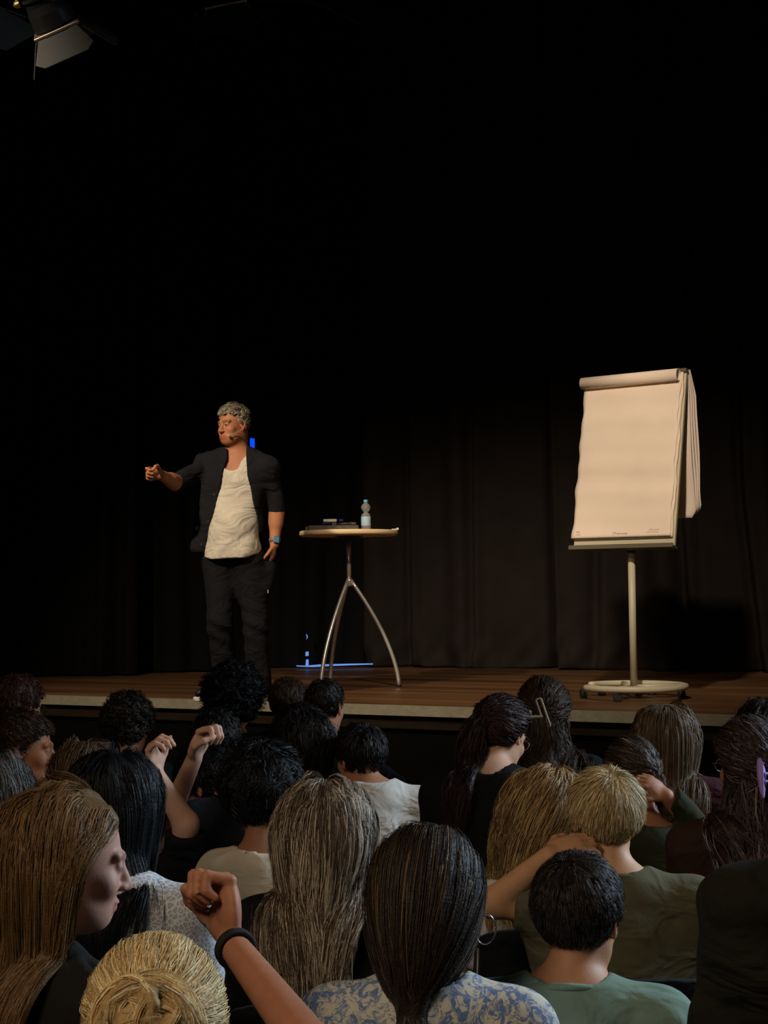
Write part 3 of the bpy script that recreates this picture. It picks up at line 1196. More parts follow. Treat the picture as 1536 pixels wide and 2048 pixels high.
def glow(label, pts, d, mt):
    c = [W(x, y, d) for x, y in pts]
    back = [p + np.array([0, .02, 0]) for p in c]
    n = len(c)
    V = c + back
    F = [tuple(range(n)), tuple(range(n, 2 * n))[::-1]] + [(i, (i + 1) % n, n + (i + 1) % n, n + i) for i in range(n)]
    o = part('glow_slab', (V, F), mt, REAR)
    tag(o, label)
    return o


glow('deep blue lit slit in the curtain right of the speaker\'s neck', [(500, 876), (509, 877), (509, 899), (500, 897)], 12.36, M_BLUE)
glow('pale blue upright glowing slab imitating a slit of light rising from the curtain hem', [(612, 1319), (617, 1319), (617, 1333), (611, 1333)], 12.40, M_BLUE2)
glow('small square pale blue glowing slab imitating light above the upright slab', [(611, 1304), (617, 1303), (617, 1312), (611, 1312)], 12.42, M_BLUE2)
glow('tiny crescent slab glowing pale blue to imitate light, highest above the curtain hem', [(612, 1268), (615, 1271), (615.5, 1275), (613, 1279), (613.5, 1274)], 12.42, M_BLUE2)
glow('long thin glowing strip imitating blue light under the rear curtain hem', [(592, 1331), (612, 1331.5), (640, 1329), (700, 1327.5), (746, 1327), (746, 1329), (703, 1330.5), (660, 1332), (625, 1334), (594, 1333)], 12.34, M_BLUE2)

# ------------------------------------------------------------------ bistro table
TD = 9.95
tc_ = W(700, 1373, TD); tc_[2] = 0
M_MAPLE = mat('maple_edge', srgb(238, 206, 156), 0.45, noise=.08, nscale=10, nvec=(1, 1, 12))
M_PLATE = mat('dark_plate', (0.015, 0.013, 0.012), 0.5)
TB = empty('bistro_table', tc_, 'tall round bistro table with light wooden top and three curved chrome legs', 'table')
TZ = 1.035
part('tabletop', lathe(tc_, [(.001, TZ - .034), (.318, TZ - .034), (.325, TZ - .028), (.328, TZ - .017), (.325, TZ - .004), (.320, TZ), (.001, TZ)], 72), M_MAPLE, TB, True)
part('mounting_plate', lathe(tc_, [(.001, TZ - .050), (.05, TZ - .050), (.095, TZ - .036), (.095, TZ - .034), (.001, TZ - .034)], 32), M_PLATE, TB)
part('pole', lathe(tc_, [(.015, .69), (.015, TZ - .05)], 24), M_CHROME, TB, True)
part('hub', lathe(tc_, [(.005, .665), (.020, .67), (.022, .71), (.016, .72)], 24), M_CHROME, TB, True)
for a in (-4, 116, 236):
    pts = []
    for t in np.linspace(0, 1, 16):
        r_ = .010 + .315 * (1 - (1 - t) ** 1.6)
        pts.append((tc_[0] + r_ * math.cos(math.radians(a)), tc_[1] + r_ * math.sin(math.radians(a)), .71 - .70 * t))
    lg = part('leg', tube(pts, .013, 12), M_CHROME, TB, True)
    part('foot_cap', lathe((pts[-1][0], pts[-1][1], 0), [(.010, 0.001), (.014, .002), (.014, .016), (.011, .018)], 12), M_BLACKM, lg)

# things on the table
M_FELT = mat('grey_case', srgb(88, 82, 70), 0.8, noise=.2, nscale=40, bump=.4, bscale=120)
lap = W(664, 1056, TD - .06)
o = part('laptop', box((lap[0], lap[1], TZ + .016), (.33, .22, .030), rz(8), .006), M_FELT, None)
tag(o, 'flat grey closed laptop lying under the pile of markers on the bistro table', 'laptop')
MC = [srgb(70, 66, 60), srgb(28, 30, 70), srgb(235, 225, 205), srgb(240, 232, 215), srgb(90, 85, 78), srgb(50, 46, 42)]
for i, (px, L_, z_, ang, ci, lab) in enumerate(((652, .055, 0, 70, 0, 'short dark grey marker pen at the left end of the pile on the laptop'),
                                                (659, .06, 0, 40, 1, 'navy blue marker pen lying next to the white pens'),
                                                (668, .075, .0, 8, 2, 'white marker pen lying low in the pile on the laptop'),
                                                (667, .068, .015, -4, 3, 'white marker pen lying on top of another white pen'),
                                                (683, .06, .0, 25, 4, 'grey marker pen just right of the white pens'),
                                                (692, .07, .0, -12, 5, 'dark marker pen at the right end of the pile on the laptop'))):
    c = W(px, 1050, TD - .06 - (.03 if i % 2 else 0))
    c[2] = TZ + .031 + .0115 + z_ * 1.5
    e = np.array([math.cos(math.radians(ang)), math.sin(math.radians(ang)), 0])
    mp = empty('marker_pen', c - np.array([0, 0, .0115]), lab, 'pen', 'marker pens piled on the laptop')
    part('barrel', lathe(c - e * L_, [(.007, 0), (.0112, .004), (.0112, L_ * 1.3), (.009, L_ * 1.32)], 12, e), mat('marker_barrel_%d' % i, MC[ci], .4), mp, True)
    part('cap', lathe(c + e * L_ * .32, [(.0115, 0), (.0115, L_ * .6), (.008, L_ * .66)], 12, e), mat('marker_cap_%d' % i, MC[(ci + 1) % 3 if ci < 4 else 0], .4), mp, True)
# small white clip at right rim
c = W(790, 1058, TD - .03)
o = part('paper_slip', join(box((c[0], c[1], TZ + .005), (.045, .03, .008), rz(15), .002), box((c[0] + .017, c[1], TZ + .011), (.006, .02, .010), rz(35), .001)),
         mat('white_paper', srgb(240, 228, 205), .6), None)
tag(o, 'small folded white paper slip at the right rim of the bistro table', 'paper')
# bottle
bc = W(732, 1056, TD - .05); bc[2] = TZ + .0005
M_PET = mat('clear_plastic', (.95, .93, .88), .12, trans=.80, ior=1.25, spec=.9)
M_LABEL = mat('pale_blue_label', srgb(176, 205, 218), .5, noise=.08, nscale=30)
M_CAP = mat('blue_screw_cap', srgb(110, 175, 215), .4)
BT = empty('water_bottle', bc, 'small clear plastic water bottle with pale blue label and blue cap', 'bottle')
part('bottle_shell', lathe(bc, [(.022, 0), (.029, .004), (.031, .010), (.031, .092), (.029, .101), (.022, .110), (.0150, .117), (.0140, .121), (.020, .128), (.0285, .138), (.0320, .149), (.0300, .161), (.022, .172), (.012, .180), (.011, .192)], 32), M_PET, BT, True)
part('label', lathe(bc, [(.0316, .030), (.0320, .031), (.0320, .089), (.0316, .090)], 32), M_LABEL, BT, True)
part('cap', lathe(bc, [(.014, .183), (.0145, .185), (.0145, .200), (.013, .202)], 20), M_CAP, BT, True)
part('water', lathe(bc, [(.020, .003), (.0285, .006), (.0295, .012), (.0295, .088)], 24), mat('water', (.95, .98, 1), .02, trans=1, ior=1.33), BT, True)

# ------------------------------------------------------------------ flip chart
M_CREAM = mat('cream_metal', srgb(196, 186, 156), 0.45, noise=.03)
M_PAPER = mat('flip_chart_paper', srgb(246, 224, 200), 0.85, spec=.1, noise=.03, nscale=5, bump=.05, bscale=30)
M_PAPER2 = mat('flip_chart_paper_back', srgb(232, 212, 196), 0.85, spec=.1)
M_PRINT = mat('paper_print', srgb(120, 98, 82), 0.8)
M_RUB = mat('black_rubber', (.012, .012, .012), .6)
M_TRAYM = mat('tray_grey', srgb(96, 90, 70), .5)
FD = 8.72
gp_ = W(1268, 1384, FD); gp_[2] = 0
FC = empty('flip_chart', gp_, 'cream mobile flip chart with blank white paper pad on a wheeled round base', 'flip chart')
phi = math.radians(35)
U = np.array([math.cos(phi), -math.sin(phi), 0])
NRM = np.array([-math.sin(phi), -math.cos(phi), 0])
be = math.radians(12.2)
VV_ = np.array([0, 0, 1]) * math.cos(be) - NRM * math.sin(be)
NB = np.cross(U, VV_)
if NB[1] > 0: NB = -NB
BW, BH = .640, 1.050
B0 = W(1246, 1095, FD - .05)          # bottom centre of the board


def bl(u, v, n): return B0 + U * u + VV_ * v + NB * n


def slab(u0, u1, v0, v1, n0, n1):
    V = [bl(u, v, n) for u in (u0, u1) for v in (v0, v1) for n in (n0, n1)]
    return V, [(0, 1, 3, 2), (4, 6, 7, 5), (0, 4, 5, 1), (2, 3, 7, 6), (0, 2, 6, 4), (1, 5, 7, 3)]


part('board', slab(-BW / 2, BW / 2, .0, BH, -.018, 0), M_CREAM, FC)
part('pen_tray', join(slab(-BW / 2 - .01, BW / 2 + .01, -.014, .0, -.02, .045), slab(-BW / 2 - .01, BW / 2 + .01, -.0, .010, .040, .045)), M_TRAYM, FC)
part('clamp_bar', slab(-BW / 2 - .003, BW / 2 + .003, BH - .012, BH + .010, -.03, .016), M_TRAYM, FC)
# paper pad: a few gently waved sheets


def sheet(u0, u1, v0, v1, n0, th, amp, ph, nu=30, nv=60, edge=.004):
    V = []
    for side in (0, 1):
        for i in range(nu + 1):
            for j in range(nv + 1):
                a, b = i / nu, j / nv
                v = v0 + (v1 - v0) * b
                u = u0 + (u1 - u0) * a
                if i in (0, nu):
                    u += edge * math.sin(v * 21 + ph) * (1 if i else -1) + edge * .5 * math.sin(v * 47 + ph * 2)
                fall_ = (1 - b)
                n = n0 + amp * fall_ ** .3 * (math.sin(v * 42 + .6 * math.sin(u * 7) + ph) * .45 + .55 * math.sin(v * 27 + u * 1.2)) + amp + th * side
                V.append(bl(u, v, n))
    F = []
    k = nv + 1
    o_ = (nu + 1) * k
    for i in range(nu):
        for j in range(nv):
            a = i * k + j
            F.append((a, a + 1, a + k + 1, a + k))
            F.append((o_ + a, o_ + a + k, o_ + a + k + 1, o_ + a + 1))
    for j in range(nv):
        F.append((j, o_ + j, o_ + j + 1, j + 1))
        q = nu * k + j
        F.append((q, q + 1, o_ + q + 1, o_ + q))
    for i in range(nu):
        q = i * k
        F.append((q, q + k, o_ + q + k, o_ + q))
        q = i * k + nv
        F.append((q, o_ + q, o_ + q + k, q + k))
    return V, F


part('paper_pad', sheet(-BW / 2 + .004, BW / 2 - .012, .052, BH - .012, .001, .012, .0015, 1.2), M_PAPER, FC, True)
fs = part('front_sheet', sheet(-BW / 2 - .004, BW / 2 - .022, .056, BH - .06, .0165, .0012, .0055, 0.3), M_PAPER, FC, True)
# rolled sheet at the top
prof = []
ru, rr0 = -BW / 2 - .012, .036
Vr, Fr = [], []
ns = 40
for k_, uu in enumerate((-BW / 2 - .014, BW / 2 - .028)):
    for j in range(ns):
        a = 2 * math.pi * j / ns
        Vr.append(bl(uu, BH - .038 + rr0 * math.cos(a), .046 + rr0 * .95 * math.sin(a)))
    for j in range(ns):
        a = 2 * math.pi * j / ns
        Vr.append(bl(uu, BH - .038 + (rr0 - .003) * math.cos(a), .046 + (rr0 - .003) * .95 * math.sin(a)))
for j in range(ns):
    j2 = (j + 1) % ns
    Fr += [(j, j2, 2 * ns + j2, 2 * ns + j), (ns + j, 3 * ns + j, 3 * ns + j2, ns + j2), (j, ns + j, ns + j2, j2), (2 * ns + j, 2 * ns + j2, 3 * ns + j2, 3 * ns + j)]
rl = part('rolled_sheet', (Vr, Fr), M_PAPER, FC, True)
# pages flipped over the back, hanging
TOPB = bl(0, BH, -.02)
for i in range(4):
    off = .010 + .020 * i
    Vh, Fh = [], []
    nv = 40
    Lh = .86 - .012 * i
    for side in (0, 1):
        for uu in np.linspace(-BW / 2, BW / 2 - .005 + .006 * i, 14):
            for j in range(nv + 1):
                t = j / nv
                z_ = -Lh * t
                out = off * min(1, t * 6) + .055 * t + .014 * math.sin(t * 9 + i) * t + .03 * max(0, t - .86) * 3 * (i > 1)
                cut = 0
                if t > .96 and uu > BW / 2 - .05: cut = (t - .96) * .5
                p = TOPB + U * (uu - cut) - NRM * (out + .002 * side) + np.array([0, 0, z_ + .01])
                Vh.append(p)
    k = nv + 1
    o_ = 14 * k
    for a_ in range(13):
        for j in range(nv):
            a = a_ * k + j
            Fh += [(a, a + 1, a + k + 1, a + k), (o_ + a, o_ + a + k, o_ + a + k + 1, o_ + a + 1)]
    for j in range(nv):
        q = 13 * k + j
        Fh += [(q, q + 1, o_ + q + 1, o_ + q), (j, o_ + j, o_ + j + 1, j + 1)]
    for a_ in range(13):
        q = a_ * k + nv
        Fh.append((q, o_ + q, o_ + q + k, q + k))
    part('flipped_page', (Vh, Fh), M_PAPER2, FC, True)


def sheet_n(u, v):
    v0, v1, amp, ph = .056, BH - .06, .0055, .3
    b = (v - v0) / (v1 - v0)
    return .0165 + amp * (1 - b) ** .3 * (math.sin(v * 42 + .6 * math.sin(u * 7) + ph) * .45 + .55 * math.sin(v * 27 + u * 1.2)) + amp + .0012


def text_obj(txt, size, u, v, n, mt, parent):
    cu = bpy.data.curves.new('t', 'FONT')
    cu.body = txt
    cu.size = size
    cu.extrude = .0002
    cu.resolution_u = 2
    to = bpy.data.objects.new('t', cu)
    COL.objects.link(to)
    bpy.context.view_layer.update()
    me = bpy.data.meshes.new_from_object(to.evaluated_get(bpy.context.evaluated_depsgraph_get()))
    bpy.data.objects.remove(to)
    V = [bl(u + q.co.x, v + q.co.y, sheet_n(u + q.co.x, v + q.co.y) + .0005 + q.co.z) for q in me.vertices]
    F = [tuple(p.vertices) for p in me.polygons]
    bpy.data.meshes.remove(me)
    return (V, F)


t1 = text_obj('\u2750Teamwear', .019, -.062, .072, .0232, M_PRINT, FC)
part('printed_logo', t1, M_PRINT, fs)
t2 = join(text_obj('100 % recycled', .0105, .165, .092, .0232, M_PRINT, FC), text_obj('made in Germany', .0105, .150, .078, .0232, M_PRINT, FC))
part('printed_note', t2, M_PRINT, fs)
t3 = join(text_obj('FSC', .016, -.300, .088, .0232, M_PRINT, FC), text_obj('mix paper', .008, -.300, .076, .0232, M_PRINT, FC))
part('printed_seal', t3, M_PRINT, fs)
# pole, collar, base
ptop = bl(.055, -.01, -.05)
px0, py0 = gp_[0], gp_[1]
part('pole', lathe((px0, py0, 0), [(.021, .055), (.021, .86)], 28), M_CREAM, FC, True)
part('clamp_collar', lathe((px0, py0, 0), [(.024, .84), (.025, .845), (.024, .90), (.018, .915)], 24), M_TRAYM, FC, True)
ptop = np.array([px0, py0, .90])
part('tilt_bracket', join(tube([ptop, (px0, py0, .955), bl(.05, .05, -.045)], .016, 10), box(bl(.05, .12, -.034), (.12, .025, .22), np.stack([U, -NB, VV_], 1), .004)), M_BLACKM, FC)
ring = []
for a in np.linspace(-160, 148, 50):
    ring.append((px0 + .295 * math.cos(math.radians(a - 8)), py0 + .295 * math.sin(math.radians(a - 8)), .068))
bs_ = part('base_ring', tube(ring, .019, 12), M_CREAM, FC, True)
part('base_plate', join(lathe((px0, py0, 0), [(.001, .050), (.085, .050), (.09, .058), (.085, .066), (.03, .072), (.001, .072)], 32),
                        tube([(px0, py0, .062), (px0 + .28, py0 + .05, .066)], .017, 10), tube([(px0, py0, .062), (px0 - .02, py0 + .29, .066)], .017, 10),
                        tube([(px0, py0, .062), (px0 - .16, py0 - .24, .066)], .017, 10)), M_CREAM, FC, True)
for (a, rr_) in ((172, .29), (242, .285), (-14, .27), (60, .29), (125, .27)):
    cx, cy = px0 + rr_ * math.cos(math.radians(a)), py0 + rr_ * math.sin(math.radians(a))
    cs = part('caster', join(box((cx, cy, .046), (.034, .04, .022), rz(a), .005), tube([(cx, cy, .04), (cx, cy, .062)], .006, 8)), M_RUB, FC)
    for q in (-1, 1):
        ax = rz(a + 20) @ np.array([1, 0, 0])
        part('wheel', lathe(np.array([cx, cy, .0275]) + ax * (.004 if q > 0 else -.018), [(.006, 0), (.022, 0), (.027, .003), (.027, .011), (.022, .014), (.006, .014)], 24, ax), M_RUB, cs)

# ------------------------------------------------------------------ stage lamps
M_LAMP = mat('lamp_housing', (.02, .02, .019), .38, .4, noise=.3, nscale=12)
M_BARN = mat('barn_door_metal', (.032, .032, .028), .6, .2, noise=.1)
M_WARM = mat('bare_metal_rim', (.55, .42, .30), .3, .9)
M_CABLE = mat('grey_cable', (.22, .22, .19), .6)
M_BRASS = mat('brass_knob', (.5, .36, .12), .35, .9)


def stage_lamp(label, c, aim, s, doors=True, roll=0):
    """fresnel lantern: body, front rim, four barn doors, yoke, safety wire; aim = world direction"""
    c = np.array(c, float)
    a = np.array(aim, float); a /= np.linalg.norm(a)
    x = np.cross(a, (0, 0, 1)); x /= np.linalg.norm(x)
    y = np.cross(x, a)
    cr, sr = math.cos(math.radians(roll)), math.sin(math.radians(roll))
    x, y = x * cr + y * sr, y * cr - x * sr
    Rm = np.stack([x, y, a], 1)
    P = lambda u, v, n: c + Rm @ (np.array([u, v, n]) * s)
    L = empty('stage_lamp', c, label, 'lamp', 'stage lamps hanging above the stage')
    vb, fb = lathe(c, [(.001 * s, -.34 * s), (.075 * s, -.34 * s), (.085 * s, -.30 * s), (.095 * s, -.12 * s), (.105 * s, -.08 * s), (.110 * s, -.01 * s), (.098 * s, .0), (.098 * s, -.02 * s), (.001 * s, -.02 * s)], 28, a)
    b = part('housing', (vb, fb), M_LAMP, L)
    for k in range(5):
        part('cooling_fin', lathe(P(0, 0, -.30 + k * .035), [(.088 * s, 0), (.102 * s, 0), (.102 * s, .008 * s), (.088 * s, .008 * s)], 24, a), M_LAMP, b)
    part('front_rim', box(P(0, 0, .006), (.235 * s, .235 * s, .014 * s), Rm, .003), M_WARM, L)
    part('lens', lathe(P(0, 0, .004), [(.001, .012 * s), (.07 * s, .010 * s), (.092 * s, .004 * s)], 28, a), mat('lens_glass', (.08, .08, .08), .1), L, True)
    if doors:
        for k, (op, wd) in enumerate(((38, .24), (50, .24), (30, .26), (62, .20))):
            an = k * 90
            e = Rm @ np.array([math.cos(math.radians(an)), math.sin(math.radians(an)), 0])
            t_ = Rm @ np.array([-math.sin(math.radians(an)), math.cos(math.radians(an)), 0])
            o_ = math.radians(op)
            dv = a * math.cos(o_) + e * math.sin(o_)
            nn = np.cross(t_, dv)
            b0 = P(0, 0, .014) + e * .115 * s
            pl = [b0 - t_ * .10 * s, b0 + t_ * .10 * s, b0 + t_ * wd * .75 * s + dv * .16 * s, b0 + t_ * wd * .55 * s + dv * .205 * s, b0 - t_ * wd * .55 * s + dv * .205 * s, b0 - t_ * wd * .75 * s + dv * .16 * s]
            V = [p for p in pl] + [p + nn * .004 * s for p in pl]
            F = [tuple(range(6)), tuple(range(6, 12))[::-1]] + [(i, (i + 1) % 6, 6 + (i + 1) % 6, 6 + i) for i in range(6)]
            dd = part('barn_door', (V, F), M_BARN, L)
            part('hinge', tube([b0 - t_ * .06 * s, b0 + t_ * .06 * s], .006 * s, 8), M_LAMP, dd)
    for q in (-1, 1):
        part('tilt_knob', lathe(P(q * .112, 0, -.16), [(.018 * s, 0), (.018 * s, .02 * s), (.008 * s, .03 * s)], 14, x * q), M_BRASS, L)
    yk = part('yoke', tube([P(-.125, 0, -.16), P(-.13, 0, -.16) + np.array([0, 0, .12 * s]), P(0, 0, -.16) + np.array([0, 0, .24 * s]), P(.13, 0, -.16) + np.array([0, 0, .12 * s]), P(.125, 0, -.16)], .009 * s, 8), M_BLACKM, L)
    top_ = P(0, 0, -.16) + np.array([0, 0, .24 * s])
    part('hook_clamp', tube([top_, (top_[0], top_[1], top_[2] + .12)], .014, 8), M_BLACKM, L)
    pts = [P(.02, .10, -.20), P(.10, .16, -.10), P(.06, .10, -.02), P(.03, .12, .03)]
    tt = np.linspace(0, 1, 20)
    B_ = [(1 - t) ** 3 * pts[0] + 3 * t * (1 - t) ** 2 * pts[1] + 3 * t * t * (1 - t) * pts[2] + t ** 3 * pts[3] for t in tt]
    part('safety_wire', tube(B_, .0025 * s, 6), M_CABLE, L, True)
    pts = [P(-.02, .0, -.34), P(-.10, .25, -.40), P(.12, .3, -.15), P(.02, .12, -.08)]
    B_ = [(1 - t) ** 3 * pts[0] + 3 * t * (1 - t) ** 2 * pts[1] + 3 * t * t * (1 - t) * pts[2] + t ** 3 * pts[3] for t in tt]
    part('power_cable', tube(B_, .004 * s, 6), M_CABLE, L, True)
    return top_


LD = 6.6
tops = []
tops.append(stage_lamp('black stage lamp with grey barn doors at the upper left', W(112, 52, LD), (.36, .55, -.80), .92, roll=38))
tops.append(stage_lamp('stage lamp cut by the left photo edge showing one grey door', W(-100, 20, LD - .9), (.25, .5, -.86), 1.0, roll=10))
tops.append(stage_lamp('dim stage lamp at the top edge right of the first lamp', W(448, -4, LD + .9), (.15, .6, -.80), .95, roll=20))
zbar = max(t[2] for t in tops) + .13
for i, (t, lab) in enumerate(zip(tops, ('', '', ''))):
    if t[2] + .12 < zbar - .01:
        pass
for (y_, lab, x0, x1) in ((tops[0][1], 'black lighting bar above the upper left stage lamp', -1.9, .3), (tops[2][1], 'black lighting bar above the dim stage lamp', -1.6, .6)):
    zt = (tops[0][2] if y_ == tops[0][1] else tops[2][2]) + .12
    b_ = part('lighting_bar', tube([(x0, y_, zt), (x1, y_, zt)], .025, 12), M_BLACKM, None)
    tag(b_, lab, 'bar', 'lighting bars')
    for xx in (x0 + .1, x1 - .1):
        part('suspension_rod', tube([(xx, y_, zt), (xx, y_, 6.4)], .010, 6), M_BLACKM, b_)
t2_ = tops[1]
part('hook_arm', tube([(t2_[0], t2_[1], t2_[2] + .1), (tops[0][0] - .45, tops[0][1], tops[0][2] + .12)], .014, 8), M_BLACKM, bpy.data.objects['stage_lamp.001'])
# slanted truss piece near the top centre
M_TRUSS = mat('dull_truss', (.045, .042, .038), .6, .3)
a_, b_ = W(606, -6, 8.2), W(720, 44, 8.9)
TR = empty('ceiling_truss', (a_ + b_) / 2, 'faint slanted truss bar hanging near the top centre', 'truss')
part('chord', tube([a_, b_], .014, 8), M_TRUSS, TR)
part('chord', tube([a_ + (0, 0, .09), b_ + (0, 0, .09)], .014, 8), M_TRUSS, TR)
for t in np.linspace(.05, .95, 6):
    p = a_ + (b_ - a_) * t
    part('brace', tube([p, p + (b_ - a_) * .08 + np.array([0, 0, .09])], .008, 6), M_TRUSS, TR)
for t in (.1, .9):
    p = a_ + (b_ - a_) * t
    part('suspension_rod', tube([p, (p[0], p[1], 6.4)], .006, 6), M_TRUSS, TR)


# ================================================================== the speaker on the stage
def speaker():
    D = 8.93
    g0 = W(482, 1398, D); g0[2] = 0
    root = empty('person', g0, 'man standing on the stage in dark open jacket and white T-shirt pointing with his fist', 'person')
    H = W(467, 851, D)
    R = rz(138) @ rx(-4) @ ry(2)
    s = 1.0
    T = rz(160)
    hl = lambda x, y, z: H + R @ np.array([x, y, z], float)
    P = lambda x, y, d: W(x, y, d)
    N = P(473, 914, 8.96)
    S = [P(411, 934, 9.01), P(535, 938, 8.90)]
    E = [P(352, 966, 8.80), P(553, 1018, 8.97)]
    Wr = [P(322, 950, 8.58), P(549, 1088, 8.94)]
    hipc = P(469, 1112, 8.96)
    hj = [P(440, 1130, 8.97), P(500, 1130, 8.93)]
    kn = [P(441, 1245, 8.86), P(512, 1250, 8.90)]
    an = [P(451, 1366, 8.95), P(519, 1374, 8.93)]
    for a in an: a[2] = .085
    toe = [np.array([an[0][0] - .13, an[0][1] - .14, .03]), np.array([an[1][0] + .02, an[1][1] - .19, .03])]
    skin = srgb(196, 128, 88)

    def torso(f, inf=0.0, belly=True):
        f.ell(P(474, 965, 8.96), (.175, .112, .20), T, .05, inf=inf)
        f.ell(P(468, 1040, 8.94), (.152, .120, .17), T, .06, inf=inf)
        if belly: f.ell(P(464, 1062, 8.90), (.12, .12, .12), T, .05, inf=inf)
        for i, q in enumerate((-1, 1)):
            f.cap(N + np.array([q * .03, 0, -.02]), S[i] + np.array([0, 0, .012]), .052, .050, .045, inf=inf)

    def legs(f, inf=0.0, r=(.095, .064, .045)):
        f.ell(hipc, (.165, .125, .11), T, .05, inf=inf)
        for i in (0, 1):
            f.cap(hj[i], kn[i], r[0], r[1], .05, inf=inf)
            f.cap(kn[i], an[i], r[1], r[2], .02, inf=inf)
    f = Field()
    head_prims(f, H, R, s, True)
    f.ell(hl(0, .035, -.07), (.060, .058, .045), R, .02)
    f.cap(hl(0, -.03, -.05), N + np.array([0, 0, -.03]), .060, .066, .03)
    torso(f)
    legs(f)
    for i in (0, 1):
        f.cap(an[i] + np.array([0, .03, -.045]), toe[i], .036, .026, .03)
        f.cap(S[i], E[i], .048, .040, .03)
        f.cap(E[i], Wr[i], .045, .029, .015)
        f.cap(E[i] + (Wr[i] - E[i]) * .1, E[i] + (Wr[i] - E[i]) * .4, .046, .042, .02)
    hd = np.array([-.75, -.60, .10])
    hand_prims(f, Wr[0], hd, np.array([.35, -.55, -.25]), 1, [(38, 85, 55), (62, 92, 60), (68, 95, 60), (70, 95, 60)], 1.0)
    hand_prims(f, Wr[1], np.array([-.15, .04, -.98]), np.array([-1, .1, 0.0]), -1, (20, 25, 15), .95)
    V, F = f.mesh(.012, [(H - .15, H + .16, .0032), (Wr[0] - .13, Wr[0] + .07, .0045), (Wr[1] - np.array([.1, .08, .2]), Wr[1] + .05, .006)])
    body = mesh_obj('body', V, F, M_SKIN, root, True, skin_colors(V, H, R, s, skin, srgb(120, 90, 65)))
    # t-shirt
    g = Field()
    torso(g, .012)
    g.ell(P(466, 1105, 8.92), (.172, .150, .22), T, .03)
    for i in (0, 1): g.cap(S[i], S[i] + (E[i] - S[i]) * .5, .055, .052, .03, flat=True)
    g.cap(N + np.array([-.01, -.05, -.055]), N + np.array([0, -.03, .18]), .072, .10, .006, op=-1)
    hz = P(467, 1118, 8.92)[2]

    def hemcut(X, Y, Z):
        hx = (X - hipc[0])
        return Z - (hz + .35 * np.maximum(0, hx) ** 1.4 + .25 * np.maximum(0, -hx - .12) + 0 * Y)
    g.fn(hemcut, hipc - .4, hipc + np.array([.4, .4, .12]), .004, op=-1)
    wf = wrinkles(.0035, 11, .8)

    def wr2(X, Y, Z):
        return wf(X, Y, Z) + (.004 * np.sin(46 * (Z + .55 * X) + 2 * np.sin(8 * X)) * np.clip((X - hipc[0] + .05) * 6, 0, 1)).astype(np.float32)
    V, F = g.mesh(.0065, (), wr2)
    mesh_obj('t_shirt', V, F, cloth('speaker_white_cotton', srgb(226, 214, 190)), root, True)
    # jacket
    j = Field()
    torso(j, .026, False)
    j.ell(P(466, 1060, 8.95), (.168, .140, .17), T, .04, inf=.006)
    j.cap(P(418, 960, 8.97), P(410, 1040, 8.96), .06, .055, .05)
    j.cap(P(410, 1040, 8.96), P(400, 1095, 8.95), .055, .058, .05)
    for i in (0, 1):
        j.cap(S[i], E[i], .056, .050, .035, inf=.003)
        end = E[i] + (Wr[i] - E[i]) * (-.05 if i == 0 else .06)
        j.cap(S[i] + (E[i] - S[i]) * .6, end, .049, .053, .01, flat=True)
    j.cap(N + np.array([0, -.02, -.03]), hl(0, -.02, -.118), .080, .077, .01, flat=True)
    j.cap(N + np.array([0.0, -.015, -.06]), N + np.array([0, -.015, .2]), .068, .075, .004, op=-1)
    # front opening, widening to the hem
    zt = P(470, 905, 8.8)[2]
    zb = P(470, 1100, 8.8)[2]
    zs = np.array([P(470, y, 8.8)[2] for y in (1125, 1100, 1060, 1000, 950, 915, 890)])
    xl = np.array([P(x, 1000, 8.8)[0] for x in (392, 408, 418, 430, 442, 452, 452)])
    xr = np.array([P(x, 1000, 8.8)[0] for x in (533, 529, 518, 505, 495, 491, 489)])

    def opening(X, Y, Z):
        Zc = Z + 0 * X + 0 * Y
        l_ = np.interp(Zc, zs, xl)
        r_ = np.interp(Zc, zs, xr)
        ym = hipc[1] - .0 - .34 * (X - hipc[0]) * 0
        return np.maximum(np.maximum(l_ - X, X - r_), Y - ym + .02)
    j.fn(opening, (hipc[0] - .35, hipc[1] - .5, hipc[2] - .1), (hipc[0] + .35, hipc[1] + .1, zt + .06), .006, op=-1)
    zj = P(400, 1106, 8.9)[2]
    j.fn(lambda X, Y, Z: Z - (zj + .16 * np.maximum(0, X - hipc[0]) + .9 * np.maximum(0, X - hipc[0] + .19) ** 2 * (X < hipc[0] + .0) + 0 * Y), hipc - .5, hipc + np.array([.5, .5, .1]), .006, op=-1)
    j.fn(lambda X, Y, Z: np.linalg.norm(np.stack(np.broadcast_arrays(X, Y, Z)) - Wr[0][:, None, None, None], axis=0) - .17, Wr[0] - .17, Wr[0] + .17, .004, op=-1)
    wj = wrinkles(.0045, 5, .8)

    def wj2(X, Y, Z):
        near = np.clip((.06 - np.sqrt((X - S[0][0]) ** 2 + (Y - S[0][1]) ** 2 + (Z - S[0][2]) ** 2) * .3) * 20, 0, 1)
        return wj(X, Y, Z) + (.004 * np.sin(95 * X + 20 * Z) * near).astype(np.float32)
    V, F = j.mesh(.007, (), wj2)
    jk = mesh_obj('jacket', V, F, cloth('speaker_jacket', (0.0145, 0.0145, 0.0165)), root, True)
    for k, y in enumerate((985, 1040, 1085)):
        bx = np.interp(y, [950, 1000, 1060, 1100], [441, 429, 417, 407]) - 9
        q0 = P(bx, y, 8.83)
        dd = (np.abs(V[:, 0] - q0[0]) < .012) & (np.abs(V[:, 2] - q0[2]) < .012)
        c = V[dd][np.argmin(V[dd][:, 1])] + np.array([0, -.003, 0]) if dd.any() else q0
        part('button', lathe(c, [(.002, 0), (.008, .001), (.008, .005), (.002, .006)], 12, (.2, .95, 0)), M_RUB, jk)
